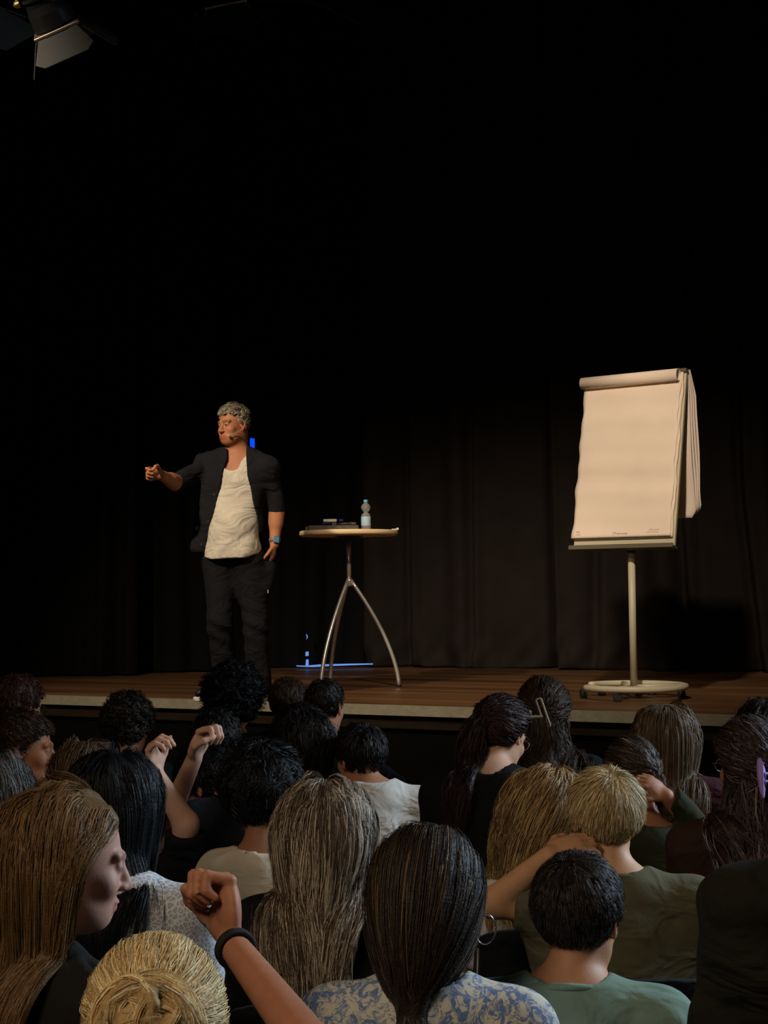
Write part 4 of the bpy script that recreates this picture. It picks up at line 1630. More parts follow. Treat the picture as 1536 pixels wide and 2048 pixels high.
    p = Field()
    legs(p, .010, (.092, .066, .054))
    for i in (0, 1): p.cap(kn[i], an[i] + np.array([0, 0, -.02]), .068, .058, .03)
    p.cap(P(537, 1134, 8.94), P(527, 1175, 8.91), .046, .052, .03)
    wp = wrinkles(.004, 17, .7)

    def wp2(X, Y, Z):
        return wp(X, Y, Z) + (.005 * np.sin(70 * (Z + .5 * X)) * np.exp(-((Z - .42) / .13) ** 2)).astype(np.float32)
    V, F = p.mesh(.008, (), wp2)
    tr = mesh_obj('trousers', V, F, cloth('speaker_trousers', (0.0105, 0.0095, 0.011)), root, True)
    c = P(536, 1183, 8.83)
    part('pocket_tag', box(c, (.006, .004, .02), None, .001), mat('pale_tag', srgb(200, 195, 180), .5), tr)
    for i in (0, 1):
        d_ = toe[i] - an[i]; d_[2] = 0; d_ /= np.linalg.norm(d_)
        heel = np.array([an[i][0], an[i][1], 0]) - d_ * .05
        q = Field()
        q.cap(heel + np.array([0, 0, .055]), heel + d_ * .24 + np.array([0, 0, .042]), .045, .036, .03)
        q.cap(heel + d_ * .05 + np.array([0, 0, .06]), an[i] + np.array([0, 0, .01]), .045, .042, .03)
        q.fn(lambda X, Y, Z: Z - .022 + 0 * X + 0 * Y, heel - .35, (heel[0] + .35, heel[1] + .35, .022), .003, op=-1)
        V, F = q.mesh(.006)
        sh = mesh_obj('shoe', V, F, M_SHOE, root, True)
        q = Field()
        q.cap(heel + np.array([0, 0, .02]), heel + d_ * .245 + np.array([0, 0, .02]), .050, .041, .02)
        q.fn(lambda X, Y, Z: Z - .002 + 0 * X + 0 * Y, heel - .35, (heel[0] + .35, heel[1] + .35, .002), .002, op=-1)
        q.fn(lambda X, Y, Z: .030 - Z + 0 * X + 0 * Y, (heel[0] - .35, heel[1] - .35, .030), heel + .35, .002, op=-1)
        V, F = q.mesh(.005)
        mesh_obj('sole', V, F, mat('white_rubber', srgb(225, 215, 195), .6), sh, True)
    # hair: cropped sides, wavy grey top
    build_hair(root, H, R, s, [], 'short', srgb(188, 178, 152), srgb(120, 112, 98), n=2600, rad=.0011, lift=.45, spread=.006, shell=.0060, rootr=.0085, var=.22,
               lens=([-.06, .02, .06, .085, .12], [.002, .003, .010, .040, .050]), crown=(0, -.07, .08), wave=.002, wfreq=1.2, guides=330, step=.005, hl=.008, frac2=.2, clump=.6)
    # headset microphone
    pts = [hl(-.084, .0, .020), hl(-.090, -.012, .0), hl(-.088, .004, -.026), hl(-.078, .045, -.050), hl(-.064, .082, -.062), hl(-.056, .095, -.066)]
    hm = part('headset_microphone', tube(pts, .0018, 8), mat('beige_wire', srgb(200, 165, 125), .5), root, True)
    part('microphone_capsule', lathe(pts[-1] - (R @ np.array([-.3, -.4, .2])) * .0, [(.002, -.009), (.0065, -.006), (.007, .006), (.002, .010)], 14, R @ np.array([.5, .8, -.35])), mat('beige_foam', srgb(222, 190, 150), .8), hm, True)
    # watch on his left wrist
    wc = Wr[1] + (E[1] - Wr[1]) * .10
    ax = (E[1] - Wr[1]) / np.linalg.norm(E[1] - Wr[1])
    wt = part('wristwatch', lathe(wc, [(.031, -.011), (.035, -.010), (.035, .010), (.031, .011)], 28, ax), mat('grey_strap', srgb(120, 120, 118), .5), root, True)
    v = np.array([.35, -.9, .1]); v -= ax * v.dot(ax); v /= np.linalg.norm(v)
    u = np.cross(ax, v)
    Rm = np.stack([u, v, ax], 1)
    part('watch_case', box(wc + v * .036, (.036, .010, .042), Rm, .004), mat('silver_case', (.6, .6, .6), .3, 1), wt)
    part('watch_screen', box(wc + v * .042, (.028, .003, .034), Rm, .001), mat('watch_screen_glow', (.05, .12, .18), .2, emit=(.10, .35, .55), estr=.25), wt)


speaker()

# ================================================================== the audience
C_BLK = cloth('black_cotton', (0.008, 0.008, 0.009))
C_BLK2 = cloth('faded_black_cotton', (0.014, 0.013, 0.012))
C_NAVY = cloth('navy_cotton', (0.012, 0.016, 0.026))
C_WHITE = cloth('white_cotton', srgb(222, 216, 205))
C_WHITE2 = cloth('bright_white_cotton', srgb(225, 225, 225))
C_BEIGE = cloth('beige_cotton', srgb(205, 190, 165))
C_OLIVE = cloth('olive_cotton', srgb(92, 88, 66))
C_MINT = cloth('mint_cotton', srgb(122, 146, 132))
C_DGREEN = cloth('dark_green_knit', srgb(48, 50, 32))
C_BURG = cloth('burgundy_cotton', srgb(62, 28, 36))
C_BROWN = cloth('brown_cotton', srgb(58, 40, 32))
C_DOLIVE = cloth('black_olive_cotton', srgb(38, 37, 28))
C_GREY = cloth('grey_cotton', srgb(120, 125, 130))


def pattern_mat(name, base, ink, scale, lo, hi, lace=False):
    mt = mat(name, base, .85, spec=.2)
    nt = mt.node_tree
    b = nt.nodes['Principled BSDF']
    tc = nt.nodes.new('ShaderNodeTexCoord')
    mx = nt.nodes.new('ShaderNodeMix')
    mx.data_type = 'RGBA'
    mx.inputs[6].default_value = (*base, 1)
    mx.inputs[7].default_value = (*ink, 1)
    if lace:
        nz = nt.nodes.new('ShaderNodeTexNoise'); nz.inputs['Scale'].default_value = 9; nz.inputs['Detail'].default_value = 1
        ad = nt.nodes.new('ShaderNodeVectorMath'); ad.operation = 'MULTIPLY_ADD'
        nt.links.new(tc.outputs['Object'], nz.inputs[0])
        nt.links.new(nz.outputs[1], ad.inputs[0]); ad.inputs[1].default_value = (.06, .06, .06)
        nt.links.new(tc.outputs['Object'], ad.inputs[2])
        vo = nt.nodes.new('ShaderNodeTexVoronoi'); vo.feature = 'DISTANCE_TO_EDGE'; vo.inputs['Scale'].default_value = scale
        nt.links.new(ad.outputs[0], vo.inputs[0])
        out = vo.outputs['Distance']
    else:
        nz = nt.nodes.new('ShaderNodeTexNoise'); nz.inputs['Scale'].default_value = scale; nz.inputs['Detail'].default_value = 5; nz.inputs['Distortion'].default_value = 2.2
        nt.links.new(tc.outputs['Object'], nz.inputs[0])
        vo = nt.nodes.new('ShaderNodeTexVoronoi'); vo.feature = 'DISTANCE_TO_EDGE'; vo.inputs['Scale'].default_value = scale * 1.3
        ad = nt.nodes.new('ShaderNodeVectorMath'); ad.operation = 'MULTIPLY_ADD'
        nt.links.new(nz.outputs[1], ad.inputs[0]); ad.inputs[1].default_value = (.12, .12, .12)
        nt.links.new(tc.outputs['Object'], ad.inputs[2])
        nt.links.new(ad.outputs[0], vo.inputs[0])
        m2 = nt.nodes.new('ShaderNodeMath'); m2.operation = 'MULTIPLY_ADD'
        nt.links.new(vo.outputs['Distance'], m2.inputs[0]); m2.inputs[1].default_value = .9
        nt.links.new(nz.outputs[0], m2.inputs[2])
        out = m2.outputs[0]
    mr = nt.nodes.new('ShaderNodeMapRange')
    mr.inputs[1].default_value = lo
    mr.inputs[2].default_value = hi
    mr.inputs[3].default_value = 1
    mr.inputs[4].default_value = 0
    nt.links.new(out, mr.inputs[0])
    nt.links.new(mr.outputs[0], mx.inputs[0])
    nt.links.new(mx.outputs[2], b.inputs['Base Color'])
    return mt


C_PATT = pattern_mat('blue_print_cotton', srgb(206, 202, 184), srgb(100, 124, 168), 26, .50, .68)
C_LACE = pattern_mat('white_lace', srgb(172, 178, 186), srgb(232, 232, 234), 95, .05, .12, lace=True)

BRN = srgb(58, 42, 30)
DBR = srgb(34, 24, 18)
BLKH = srgb(16, 14, 14)
M_GLASSF = mat('dark_spectacle_frame', (.02, .018, .016), .3)
M_GLASSM = mat('metal_spectacle_frame', (.4, .36, .3), .3, 1)


def glasses(c, fm=M_GLASSF):
    hl, s, root = c['hl'], c['s'], c['root']
    parts = []
    for q in (-1, 1):
        th = np.linspace(0, 2 * math.pi, 24, endpoint=False)
        parts.append(tube([hl(q * .033 + .024 * math.cos(t), .108 - abs(.024 * math.cos(t) * q + .033) * .15, .0 + .019 * math.sin(t)) for t in th], .0018 * s, 6, closed=True))
        parts.append(tube([hl(q * .057, .100, .006), hl(q * .078, .075, .008), hl(q * .084, .01, .010), hl(q * .084, -.012, -.004)], .0018 * s, 6))
    parts.append(tube([hl(-.009, .106, .003), hl(0, .110, .006), hl(.009, .106, .003)], .0018 * s, 6))
    part('glasses', join(*parts), fm, root, True)


def claw(c, loc, R2, size, mt, name='hair_claw'):
    """butterfly claw clip: two toothed jaws with wing cut-outs and a spring bar"""
    root = c['root']
    o = c['hl'](*loc)
    Rm = c['R'] @ R2
    s = size
    kn = empty_like = None
    parts = []
    for q in (-1, 1):
        th = np.linspace(0, 2 * math.pi, 28, endpoint=False)
        pl = []
        for t in th:
            rr = 1 + .25 * math.sin(2 * t + .5) + .1 * math.sin(3 * t)
            pl.append(np.array([q * (.30 + .12 * math.cos(t) * rr + .10 * math.sin(t) ** 2), .05 + .18 * abs(math.cos(t)), .62 * math.sin(t) * rr]))
        V = [o + Rm @ (p * s) for p in pl] + [o + Rm @ ((p + np.array([q * .03, -.14, 0])) * s) for p in pl]
        n = len(pl)
        parts.append((V, [tuple(range(n)), tuple(range(n, 2 * n))[::-1]] + [(i, (i + 1) % n, n + (i + 1) % n, n + i) for i in range(n)]))
        for k in range(4):
            z = -.45 + .3 * k
            parts.append(tube([o + Rm @ (np.array([q * .34, .0, z]) * s), o + Rm @ (np.array([q * .22, .35, z]) * s), o + Rm @ (np.array([q * .02, .5, z]) * s)], .035 * s, 6))
    for z in (-.12, .12):
        parts.append(tube([o + Rm @ (np.array([-.32, -.02, z]) * s), o + Rm @ (np.array([.32, -.02, z]) * s)], .05 * s, 8))
    part(name, join(*parts), mt, root)


def hair_tie(c, loc, r=.016):
    o = c['hl'](*loc)
    th = np.linspace(0, 2 * math.pi, 18, endpoint=False)
    ps = []
    for k in (-1, 0, 1):
        ps.append(tube([o + c['R'] @ np.array([r * math.cos(t), .004 * k, r * math.sin(t)]) for t in th], .0045, 8, closed=True))
    part('hair_tie', join(*ps), M_TIE, c['root'], True)


SH = ([-.06, 0, .05, .12], [.012, .018, .030, .036])   # short back and sides

# ---- front rows (far from the camera) --------------------------------------------------------
person('boy in black with reddish hair', 'person with short dark reddish hair and black top, far left of the front row', 38, 1415, 6.0, yaw=-32, skin=SKIN_M,
       hair=dict(style='short', color=srgb(66, 36, 26), color2=srgb(96, 50, 34), n=1800, rad=.0013, lens=SH, lift=.5, wave=.004, shell=.016, guides=160, step=.008, clump=.5),
       top=(C_BLK, 'sweater'), sleeve=1.9, byaw=-15, nb=(.03, 0, -.02), fine=.009, extras=lambda c: glasses(c))
person('boy with curly dark hair', 'boy with a dark curly mop seen from behind, left of the raised fists', 256, 1452, 6.0, yaw=-18, skin=SKIN_D,
       hair=dict(style='curly', color=srgb(40, 30, 20), color2=srgb(72, 56, 34), n=2200, rad=.0013, length=.055, lift=.85, wave=.006, shell=.020, guides=200, step=.009, clump=.3),
       top=(C_BLK, 't_shirt'), fine=.010)
person('person with big black curls', 'person with a large black curly head in front of the speaker\'s feet', 468, 1402, 6.1, yaw=0, skin=SKIN_D,
       hair=dict(style='curly', color=srgb(10, 9, 9), color2=srgb(22, 20, 20), n=3400, rad=.0013, length=.085, lift=1.0, wave=.010, shell=.027, guides=240, step=.010, clump=.2),
       top=(C_BLK, 'sweater'), sleeve=1.9, fine=.010, nb=(-.0, 0, -.02))
person('boy with white collar', 'person with short brown hair and a small white collar below the bistro table', 576, 1408, 6.6, yaw=-4, hs=.90, skin=SKIN_L,
       hair=dict(style='short', color=srgb(62, 44, 28), color2=srgb(84, 60, 38), n=1500, rad=.0012, lens=SH, lift=.3, shell=.010, guides=150, step=.008, spread=.009),
       top=(C_BLK, 'sweater'), sleeve=1.9, fine=.010, neckcut=.058, collar=C_WHITE2)
e15, w15 = W(772, 1580, 6.05), W(815, 1578, 5.98)
person('boy in black reaching right', 'person with cropped dark hair and one ear showing, reaching a hand to the right', 650, 1414, 5.98, yaw=-24, hs=.87, skin=SKIN_M,
       hair=dict(style='short', color=srgb(34, 27, 20), color2=srgb(50, 38, 28), n=1500, rad=.0011, lens=([-.06, 0, .05, .12], [.006, .008, .018, .026]), lift=.25, shell=.0085, guides=180, step=.008, spread=.008),
       top=(C_BLK, 'sweater'), sleeve=1.85, fine=.009, nb=(.01, 0, -.02), byaw=-12,
       arms=(None, dict(e=W(765, 1560, 6.1), w=W(806, 1578, 6.0), hd=(.85, .0, -.25), hn=(0, .4, -.9), thumb=-1, curl=(20, 35, 25), sleeve=1.85)))


def clip19(c):
    M_C = mat('beige_horn_clip', srgb(178, 166, 132), .4)
    o = c['hl'](-.015, -.135, -.012)
    ps = []
    for (dx, w_, h_, t_) in ((.012, .020, .105, 18),):
        R2 = c['R'] @ ry(-t_)
        rect = [(-1, 1), (-.7, 1.06), (.7, 1.06), (1, 1), (1, -1), (.7, -1.06), (-.7, -1.06), (-1, -1)]
        ps.append(tube([o + R2 @ np.array([dx + a * w_ / 2, -.012, b * h_ / 2]) for a, b in rect], .0042, 8, closed=True))
    ps.append(tube([o + c['R'] @ np.array([.01, -.012, -.01]), o + c['R'] @ np.array([-.045, -.014, -.012])], .006, 8))
    ps.append(box(o + c['R'] @ np.array([-.045, -.012, -.010]), (.026, .012, .048), c['R'], .004))
    for k in range(4):
        ps.append(tube([o + c['R'] @ np.array([-.04, -.012, -.03 + .013 * k]), o + c['R'] @ np.array([-.02, .02, -.03 + .013 * k])], .003, 6))
    part('hair_claw', join(*ps), M_C, c['root'])


person('girl with beige claw clip', 'girl with wavy dark brown hair held by a beige claw clip, below the flip chart', 1088, 1426, 5.9, yaw=-6, hs=.98, skin=SKIN_L,
       hair=dict(style='halfup', color=srgb(52, 36, 24), color2=srgb(82, 54, 36), n=3200, rad=.0012, tie=(-.01, -.112, -.01), length=.33, tail_r=.045, wave=.010, wfreq=3.5, shell=.016, guides=200, step=.009),
       top=(C_BLK, 'sweater'), sleeve=1.9, fine=.010, extras=clip19, nb=(0.02, 0, -.02))
person('girl with long straight hair', 'girl with very long straight ash brown hair and burgundy top below the flip chart', 1330, 1476, 5.3, yaw=2, skin=SKIN_L, hs=.93,
       hair=dict(style='long', color=srgb(100, 80, 60), color2=srgb(128, 104, 78), n=4200, rad=.0010, length=.52, layer=.008, shell=.011, spread=.008, wave=.004, wfreq=2, guides=240, step=.009, var=.3, clump=.3),
       top=(C_BURG, 'sweater'), sleeve=1.9, fine=.010)
person('person at the right edge of the front row', 'dark haired head cut by the right photo edge just below the stage', 1528, 1470, 5.8, yaw=5, skin=SKIN_M,
       hair=dict(style='long', color=srgb(40, 32, 26), color2=srgb(70, 62, 54), n=1800, rad=.0012, length=.25, shell=.014, guides=150, step=.009),
       top=(C_BLK2, 'sweater'), sleeve=1.9, fine=.011)

# ---- third and fourth rows ------------------------------------------------------------------
person('boy in profile with white shirt', 'boy in right profile with faded brown haircut and white T-shirt, far left', 48, 1498, 5.35, yaw=-82, pitch=-6, hs=1.04, skin=srgb(168, 104, 70),
       hair=dict(style='short', color=srgb(54, 36, 24), color2=srgb(92, 64, 40), n=2200, rad=.0010, lens=([-.06, .0, .04, .12], [.004, .006, .020, .034]), lift=.45, wave=.004, shell=.008, guides=200, step=.007, spread=.009, crown=(0, -.07, .07)),
       top=(C_WHITE, 't_shirt'), fine=.006, byaw=-35, nb=(-.01, 0, -.0))
person('boy with short black hair', 'boy with short black hair and one ear lit, right behind the bigger raised fist', 434, 1490, 5.2, yaw=-18, hs=.92, skin=SKIN_M,
       hair=dict(style='short', color=srgb(16, 13, 12), color2=srgb(30, 25, 22), n=1800, rad=.0012, lens=([-.06, 0, .05, .12], [.008, .010, .026, .034]), lift=.35, shell=.011, guides=180, step=.008),
       top=(C_BLK, 't_shirt'), fine=.009)
person('girl with dark curly ponytail', 'person with a high dark curly ponytail sitting between the two cropped heads', 603, 1492, 5.4, yaw=3, hs=.97, skin=SKIN_D,
       hair=dict(style='pony', color=srgb(20, 15, 13), color2=srgb(34, 26, 22), n=3800, rad=.0011, tie=(.01, -.075, .095), taild=(0, -1, .1), length=.30, tail_r=.085, wave=.014, wfreq=5, shell=.018, guides=240, step=.009, spread=.018),
       top=(C_BLK, 'sweater'), sleeve=1.9, fine=.010, extras=lambda c: hair_tie(c, (.01, -.082, .099), .018))
person('boy in white shirt looking left', 'boy with thick dark hair and white T-shirt looking left, right of the curly ponytail', 720, 1516, 5.2, yaw=32, pitch=-4, hs=.89, skin=SKIN_M,
       hair=dict(style='short', color=srgb(26, 20, 17), color2=srgb(44, 34, 28), n=2600, rad=.0011, lens=([-.06, 0, .05, .12], [.010, .014, .036, .044]), lift=.35, shell=.012, guides=220, step=.007, spread=.010),
       top=(C_WHITE, 't_shirt'), fine=.006, nb=(.035, 0, .028), byaw=5, sw=.172, collar=C_WHITE)


def ex18(c):
    glasses(c, M_GLASSM)


person('girl with dark red ponytail', 'girl with wavy dark red ponytail, glasses and black top, head bowed to the right', 1004, 1470, 4.9, yaw=-38, pitch=-26, hs=.90, skin=SKIN_L,
       hair=dict(style='pony', color=srgb(44, 26, 26), color2=srgb(78, 50, 48), n=5200, rad=.0009, tie=(-.012, -.118, .018), taild=(0, -1, -.2), length=.42, tail_r=.036, wave=.012, wfreq=3, shell=.011, guides=240, step=.007, dirbias=(-.12, 0, 0)),
       top=(C_BLK, 'sweater'), sleeve=1.9, fine=.007, neckcut=.075, nb=(-.01, -.02, -.0), extras=ex18, byaw=-10)
person('girl with black hair strands and bent head', 'girl with light brown hair and bent head, left of the long black hair', 172, 1570, 4.7, yaw=48, pitch=-24, hs=.98, skin=SKIN_L,
       hair=dict(style='long', color=srgb(86, 66, 48), color2=srgb(130, 106, 82), n=3200, rad=.0010, length=.30, shell=.014, guides=220, step=.008, layer=.014),
       top=(C_WHITE, 't_shirt'), fine=.009)
person('boy in navy bowing', 'boy with black hair and a lit pink ear, bowed deeply in a dark navy shirt', 420, 1574, 4.75, yaw=62, pitch=-42, roll=6, hs=.95, skin=srgb(190, 135, 120),
       hair=dict(style='short', color=srgb(13, 13, 15), color2=srgb(30, 32, 38), n=3000, rad=.0010, lens=([-.06, 0, .05, .12], [.014, .020, .050, .060]), lift=.3, shell=.013, guides=220, step=.007, wave=.004),
       top=(C_NAVY, 't_shirt'), fine=.006, nb=(.06, -.06, .075), sleeve=.75, byaw=10, lean=.16)
person('boy in beige shirt', 'person with thick messy black hair and beige T-shirt, left of the long highlighted hair', 522, 1588, 4.2, yaw=2, hs=.98, bs=.80, skin=SKIN_D,
       hair=dict(style='short', color=srgb(13, 11, 11), color2=srgb(24, 20, 20), n=4200, rad=.0011, lens=([-.06, 0, .05, .12], [.040, .045, .06, .07]), lift=.5, shell=.020, guides=240, step=.009, wave=.007, spread=.016, clump=.4),
       top=(C_BEIGE, 't_shirt'), fine=.009, wr=.007, nb=(0, 0, -.015), neckcut=.062, sw=.150)
ea, wa = W(372, 1648, 4.12), W(311, 1548, 4.08)
eb, wb = W(322, 1672, 4.30), W(388, 1518, 4.26)
person('girl raising both arms', 'person in black top raising both bare arms crossed, head hidden behind long black hair', 252, 1640, 4.22, yaw=-6, hs=.92, skin=srgb(205, 158, 132),
       hair=dict(style='long', color=BLKH, color2=srgb(26, 24, 24), n=1500, rad=.0012, length=.25, shell=.014, guides=150, step=.009),
       top=(C_BLK, 't_shirt'), fine=.009, shrug=(.03, .05), byaw=0, nb=(.01, 0, 0), sleeve=.62,
       arms=(dict(e=eb, w=wb, hd=(.35, -.1, .9), hn=(.85, -.45, -.1), thumb=-1, curl=(55, 80, 50), sleeve=.35, hs=1.08),
             dict(e=ea, w=wa, hd=(-.15, -.1, .95), hn=(1, -.25, .1), thumb=1, curl=(58, 60, 35), sleeve=.85, hs=.95)))
e22, w22 = W(1392, 1652, 4.55), W(1332, 1592, 4.45)
person('girl in dark green sweater', 'girl with bowed brown head propped on her hand, dark green knit sweater', 1264, 1552, 4.6, yaw=18, pitch=-34, hs=.84, skin=srgb(175, 120, 88),
       hair=dict(style='pony', color=srgb(58, 44, 34), color2=srgb(110, 92, 76), n=3200, rad=.0010, tie=(.03, -.10, -.04), taild=(.3, -1, -.2), length=.14, tail_r=.02, shell=.010, guides=220, step=.007, wave=.006),
       top=(C_DGREEN, 'sweater'), sleeve=1.9, fine=.007, byaw=0, wr=.006, nb=(.02, -.03, -.06), sw=.18,
       arms=(None, dict(e=W(1402, 1672, 4.55), w=W(1332, 1592, 4.46), hd=(-.75, .0, .62), hn=(-.4, .6, -.4), thumb=1, curl=(35, 50, 35), sleeve=1.95)))


def ex24(c):
    claw(c, (-.022, -.160, -.035), rz(4) @ ry(4), .085, mat('lilac_claw', srgb(190, 160, 235), .25, spec=.6))
    glasses(c, M_GLASSM)


person('girl with lilac claw clip', 'girl with dark hair half up in a lilac butterfly claw clip, brown T-shirt, right edge', 1498, 1530, 4.22, yaw=18, pitch=-6, hs=.94, skin=srgb(170, 115, 88),
       hair=dict(style='halfup', color=srgb(48, 36, 30), color2=srgb(96, 80, 72), n=5200, rad=.0010, tie=(.02, -.115, -.015), length=.46, tail_r=.05, wave=.012, wfreq=4, shell=.014, guides=260, step=.008, dirbias=(.10, 0, 0), tipmix=srgb(84, 66, 66)),
       top=(C_BROWN, 't_shirt'), fine=.008, sleeve=.7, extras=ex24, byaw=0, nb=(-.03, 0, -.01))
person('girl with wavy blonde hair', 'girl with wavy dark blonde hair leaning left in a white T-shirt', 1096, 1630, 4.1, yaw=22, pitch=-18, roll=-14, hs=.96, skin=SKIN_M,
       hair=dict(style='long', color=srgb(140, 110, 70), color2=srgb(200, 168, 116), n=7500, rad=.0006, part_x=.03, length=.40, shell=.012, wave=.007, wfreq=3, guides=280, step=.007, dirbias=(-.50, 0, 0), layer=.012, spread=.009, frac2=.25),
       top=(C_WHITE2, 't_shirt'), fine=.008, nb=(-.07, 0, -.04), byaw=12)

# ---- second row from the camera -------------------------------------------------------------
person('girl with long highlighted hair', 'girl with long straight brown hair with silvery blonde highlights, black top, bottom centre', 650, 1668, 3.45, yaw=0, pitch=-10, hs=.94, skin=SKIN_L,
       hair=dict(style='long', color=srgb(92, 74, 58), color2=srgb(196, 180, 158), n=20000, rad=.00050, length=.46, shell=.012, wave=.006, wfreq=2.2, guides=460, step=.007, layer=.006, frac2=.28, var=.24, spread=.008, clump=.1, dirbias=(-.06, -.10, 0)),
       top=(C_BLK, 'sweater'), sleeve=1.9, fine=.008)
ea, wa = W(985, 1806, 3.55), W(1098, 1712, 3.48)
person('blond boy in olive shirt', 'boy with straight blond hair and olive T-shirt, left arm folded behind his neck', 1212, 1636, 3.6, yaw=-2, pitch=-4, hs=.92, skin=srgb(200, 150, 112),
       hair=dict(style='short', color=srgb(164, 136, 92), color2=srgb(222, 198, 148), n=11000, rad=.00060, lens=([-.06, 0, .05, .12], [.012, .032, .058, .064]), lift=.14, shell=.0075, guides=460, step=.006, spread=.011, clump=.1, var=.2, frac2=.3, crown=(.012, -.055, .10)),
       top=(C_OLIVE, 't_shirt'), fine=.005, sleeve=.8, wr=.005, collar=C_OLIVE, nb=(.018, .0, .0), sw=.195, shrug=(.01, 0), neckcut=.064,
       arms=(dict(e=ea, w=wa, hd=(.85, .25, .30), hn=(.25, .6, -.75), thumb=1, curl=(25, 30, 20), sleeve=.5, hs=.98), None))
person('girl with long black hair', 'girl with long smooth black hair and white lace top, left of centre', 228, 1612, 3.6, yaw=-4, pitch=-12, hs=.99, skin=SKIN_L,
       hair=dict(style='long', color=srgb(15, 17, 20), color2=srgb(24, 28, 34), n=12000, rad=.00055, length=.42, shell=.010, guides=420, step=.007, layer=.005, spread=.008, clump=.1, dirbias=(.05, 0, 0)),
       top=(C_LACE, 'lace_top'), fine=.008, sleeve=.9, nb=(.03, -.02, -.03), byaw=-14, sw=.18)
person('person at the left edge with grey brown hair', 'ash brown straight hair of a person cut by the left photo edge', -22, 1612, 3.9, yaw=0, hs=1.0, skin=SKIN_L,
       hair=dict(style='long', color=srgb(74, 70, 66), color2=srgb(106, 102, 98), n=3500, rad=.0009, length=.35, shell=.014, guides=200, step=.009),
       top=(C_GREY, 'sweater'), sleeve=1.9, fine=.011)


# ---- nearest rows ----------------------------------------------------------------------------
def ex17(c):
    hair_tie(c, (-.005, -.125, -.170), .016)
    th = np.linspace(0, 2 * math.pi, 40)
    o = W(970, 1858, 2.66)
    part('hoop_earring', tube([o + np.array([.019 * math.cos(t), .003 * math.cos(t), .026 * math.sin(t)]) for t in th], .0013, 8, closed=True), mat('silver', (.75, .75, .75), .2, 1), c['root'], True)
    N, T = c['N'], c['T']
    f = Field()
    f.cap(N + T @ np.array([0, -.005, -.085]), N + T @ np.array([0, .0, -.006]), .098, .080, .02, flat=True)
    f.cap(N + T @ np.array([0, .012, -.03]), N + T @ np.array([0, .012, .2]), .060, .072, .006, op=-1)
    V, F = f.mesh(.007)
    mesh_obj('navy_collar', V, F, C_NAVY, c['root'], True)


person('girl with low dark ponytail', 'girl with streaked dark brown low ponytail, hoop earring and blue-and-white patterned top', 855, 1800, 2.66, yaw=-12, pitch=-6, hs=1.03, skin=srgb(170, 128, 100),
       hair=dict(style='pony', color=srgb(46, 35, 26), color2=srgb(120, 96, 62), n=15000, rad=.00050, tie=(-.005, -.120, -.165), taild=(0, -.4, -1), length=.26, tail_r=.030, shell=.011, guides=420, step=.006, layer=.008, frac2=.07, var=.2, spread=.010, clump=.3),
       top=(C_PATT, 'patterned_top'), fine=.006, sleeve=.9, neckcut=.070, extras=ex17, nb=(0, -.005, .012), byaw=-8, sw=.165)


def ex26(c): glasses(c)


person('boy in mint shirt', 'boy with short dark hair, black glasses and mint green T-shirt at the bottom right', 1157, 1832, 2.85, yaw=-28, pitch=-5, hs=.90, skin=srgb(186, 132, 98),
       hair=dict(style='short', color=srgb(36, 28, 24), color2=srgb(62, 52, 48), n=18000, rad=.00040, lens=([-.06, -.02, .05, .12], [.012, .016, .028, .032]), lift=.42, shell=.0085, guides=420, step=.005, spread=.008, clump=.1, var=.2, crown=(.0, -.05, .10)),
       top=(C_MINT, 't_shirt'), fine=.0045, sleeve=.8, wr=.004, neckcut=.070, nb=(-.012, .0, .012), collar=C_MINT, extras=ex26, byaw=-8, sw=.175)
person('girl in profile with long light brown hair', 'girl with long light brown hair seen in right profile at the lower left', 142, 1722, 2.75, yaw=-70, pitch=-10, roll=0, hs=1.0, skin=srgb(200, 148, 128),
       hair=dict(style='long', color=srgb(112, 84, 52), color2=srgb(146, 114, 74), n=18000, rad=.00050, length=.52, shell=.011, guides=460, step=.0065, layer=.008, wave=.003, wfreq=2, clump=.1, var=.2, spread=.010, hl=.016),
       top=(C_BLK2, 'sweater'), sleeve=1.9, fine=.0045, byaw=-30, nb=(-.02, 0, -.02))
ea, wa = W(640, 2120, 2.05), W(462, 1886, 2.42)


def ex29(c):
    o = wa + (ea - wa) * .06
    ax = (ea - wa) / np.linalg.norm(ea - wa)
    u = np.cross(ax, (0, 1, 0)); u /= np.linalg.norm(u)
    v = np.cross(ax, u)
    th = np.linspace(0, 2 * math.pi, 24, endpoint=False)
    ps = [tube([o + ax * k * .005 + u * .029 * math.cos(t) + v * .029 * math.sin(t) for t in th], .0042, 8, closed=True) for k in (-1, 0, 1)]
    part('wrist_hair_tie', join(*ps), M_TIE, c['root'], True)


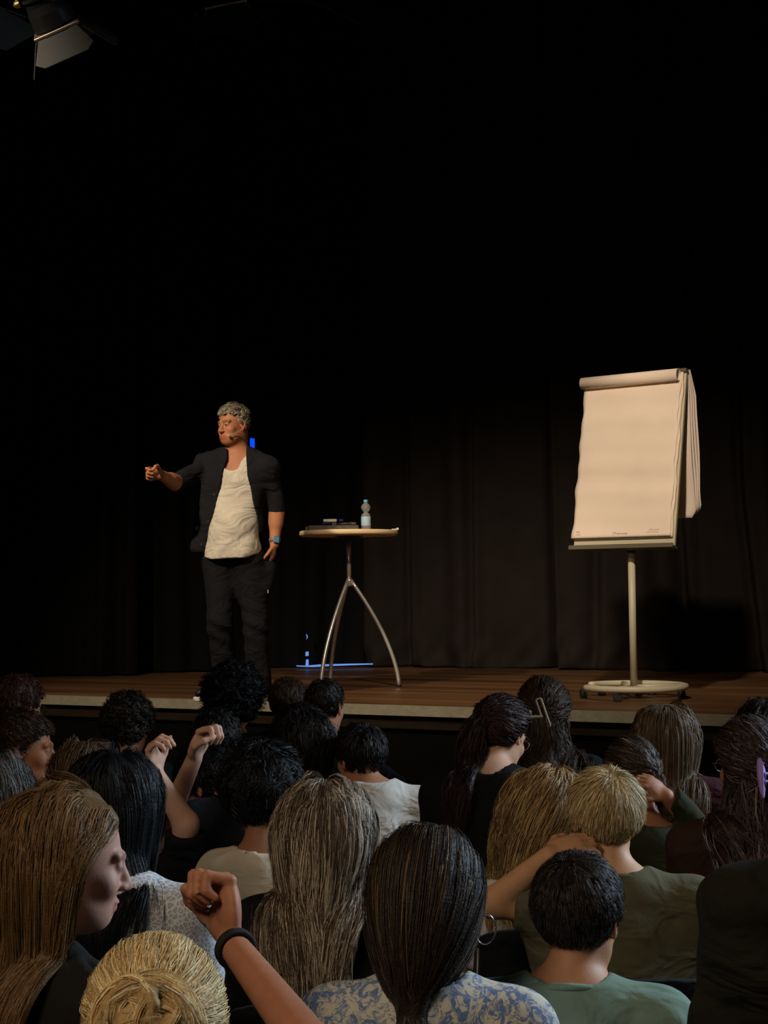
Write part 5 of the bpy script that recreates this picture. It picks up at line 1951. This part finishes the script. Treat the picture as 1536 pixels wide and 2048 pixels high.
person('person with blonde bun', 'person with a messy blonde bun at the bottom edge raising a loose fist', 312, 2075, 1.92, yaw=4, pitch=2, hs=.98, skin=srgb(180, 122, 92),
       hair=dict(style='bun', color=srgb(205, 170, 112), color2=srgb(246, 224, 172), n=18000, rad=.00036, tie=(-.004, -.098, .040), shell=.009, guides=420, step=.006, layer=.003, frac2=.35, var=.22, spread=.006, clump=.1, wave=.004, wfreq=1.4, bunr=.060),
       top=(cloth('pale_pink_cotton', srgb(190, 150, 140)), 't_shirt'), fine=.0055, sleeve=.5, extras=ex29, shrug=(0, .02),
       arms=(None, dict(e=ea, w=wa, hd=(-.12, .35, .92), hn=(-.92, -.30, .10), thumb=-1, curl=(75, 95, 60), sleeve=.45, hs=1.15)))
person('person in dark olive at the right edge', 'person with broad dark olive back at the lower right edge, head out of frame', 1765, 1515, 2.62, yaw=0, hs=1.06, bs=1.12, skin=SKIN_M,
       hair=dict(style='short', color=DBR, n=1500, rad=.0010, lens=SH, guides=150, step=.009),
       top=(C_DOLIVE, 'sweater'), sleeve=1.95, fine=.010, sw=.21, wr=.006, nb=(-.02, 0, -.01))

# ================================================================== chairs
M_LEGM = mat('grey_chair_tube', (.05, .05, .05), .35, .7)


def chair_proto():
    r = empty('stacking_chair', (0, 0, 0))
    z0 = 0
    part('seat', box((0, 0, .405), (.43, .42, .045), None, .018), M_CHAIRF, r, True)
    V, F = [], []
    nx_, nz_ = 14, 10
    for side in (0, 1):
        for i in range(nx_ + 1):
            for j in range(nz_ + 1):
                a, b = i / nx_ * 2 - 1, j / nz_
                rx_ = .215 * (1 - .06 * b ** 2)
                zt = .52 + b * (.33 - .03 * abs(a) ** 4)
                y = -.215 - .06 * b + .035 * a * a + (.028 if side else 0) * (1 - .5 * abs(a) ** 6) * -1
                V.append((a * rx_, y, zt))
    k = nz_ + 1
    o_ = (nx_ + 1) * k
    for i in range(nx_):
        for j in range(nz_):
            q = i * k + j
            F += [(q, q + 1, q + k + 1, q + k), (o_ + q, o_ + q + k, o_ + q + k + 1, o_ + q + 1)]
    for j in range(nz_):
        q = nx_ * k + j
        F += [(q, q + 1, o_ + q + 1, o_ + q), (j, o_ + j, o_ + j + 1, j + 1)]
    for i in range(nx_):
        q = i * k
        F.append((q, q + k, o_ + q + k, o_ + q))
        q = i * k + nz_
        F.append((q, o_ + q, o_ + q + k, q + k))
    part('backrest', (V, F), M_CHAIRF, r, True)
    for sx in (-1, 1):
        part('leg', tube([(sx * .21, .19, .41), (sx * .215, .22, .0)], .011, 8), M_LEGM, r, True)
        part('leg', tube([(sx * .21, -.19, .41), (sx * .215, -.26, .0)], .011, 8), M_LEGM, r, True)
        part('back_frame', tube([(sx * .205, -.17, .42), (sx * .205, -.205, .50), (sx * .195, -.25, .80)], .010, 8), M_LEGM, r, True)
    part('seat_frame', tube([(-.21, -.19, .415), (-.21, .19, .415), (.21, .19, .415), (.21, -.19, .415)], .010, 8, closed=True), M_LEGM, r, True)
    return r


proto = chair_proto()
for i, c in enumerate(PEOPLE):
    if i == 0:
        ch = proto
    else:
        ch = proto.copy()
        COL.objects.link(ch)
        for k in proto.children:
            if k.name.startswith(('seat', 'backrest', 'leg', 'back_frame')):
                kc = k.copy()
                COL.objects.link(kc)
                kc.parent = ch
    h = c['hip']
    ch.location = (h[0], h[1] + .04, FLOOR_Z)
    lab = 'black stacking chair under the ' + c['who']
    tag(ch, ' '.join(lab.split()[:16]), 'chair', 'black stacking chairs of the audience')
# empty chair seen in the gap below the stage
for (px, py, d, lab) in ((878, 1556, 5.75, 'empty black stacking chair in the gap beside the reaching hand'), (1385, 1768, 3.9, 'black stacking chair whose grey top rail shows right of the olive shirt')):
    ch = proto.copy()
    COL.objects.link(ch)
    for k in proto.children:
        kc = k.copy()
        COL.objects.link(kc)
        kc.parent = ch
    p = W(px, py, d)
    ch.location = (p[0], d + .27, FLOOR_Z)
    tag(ch, lab, 'chair', 'black stacking chairs of the audience')
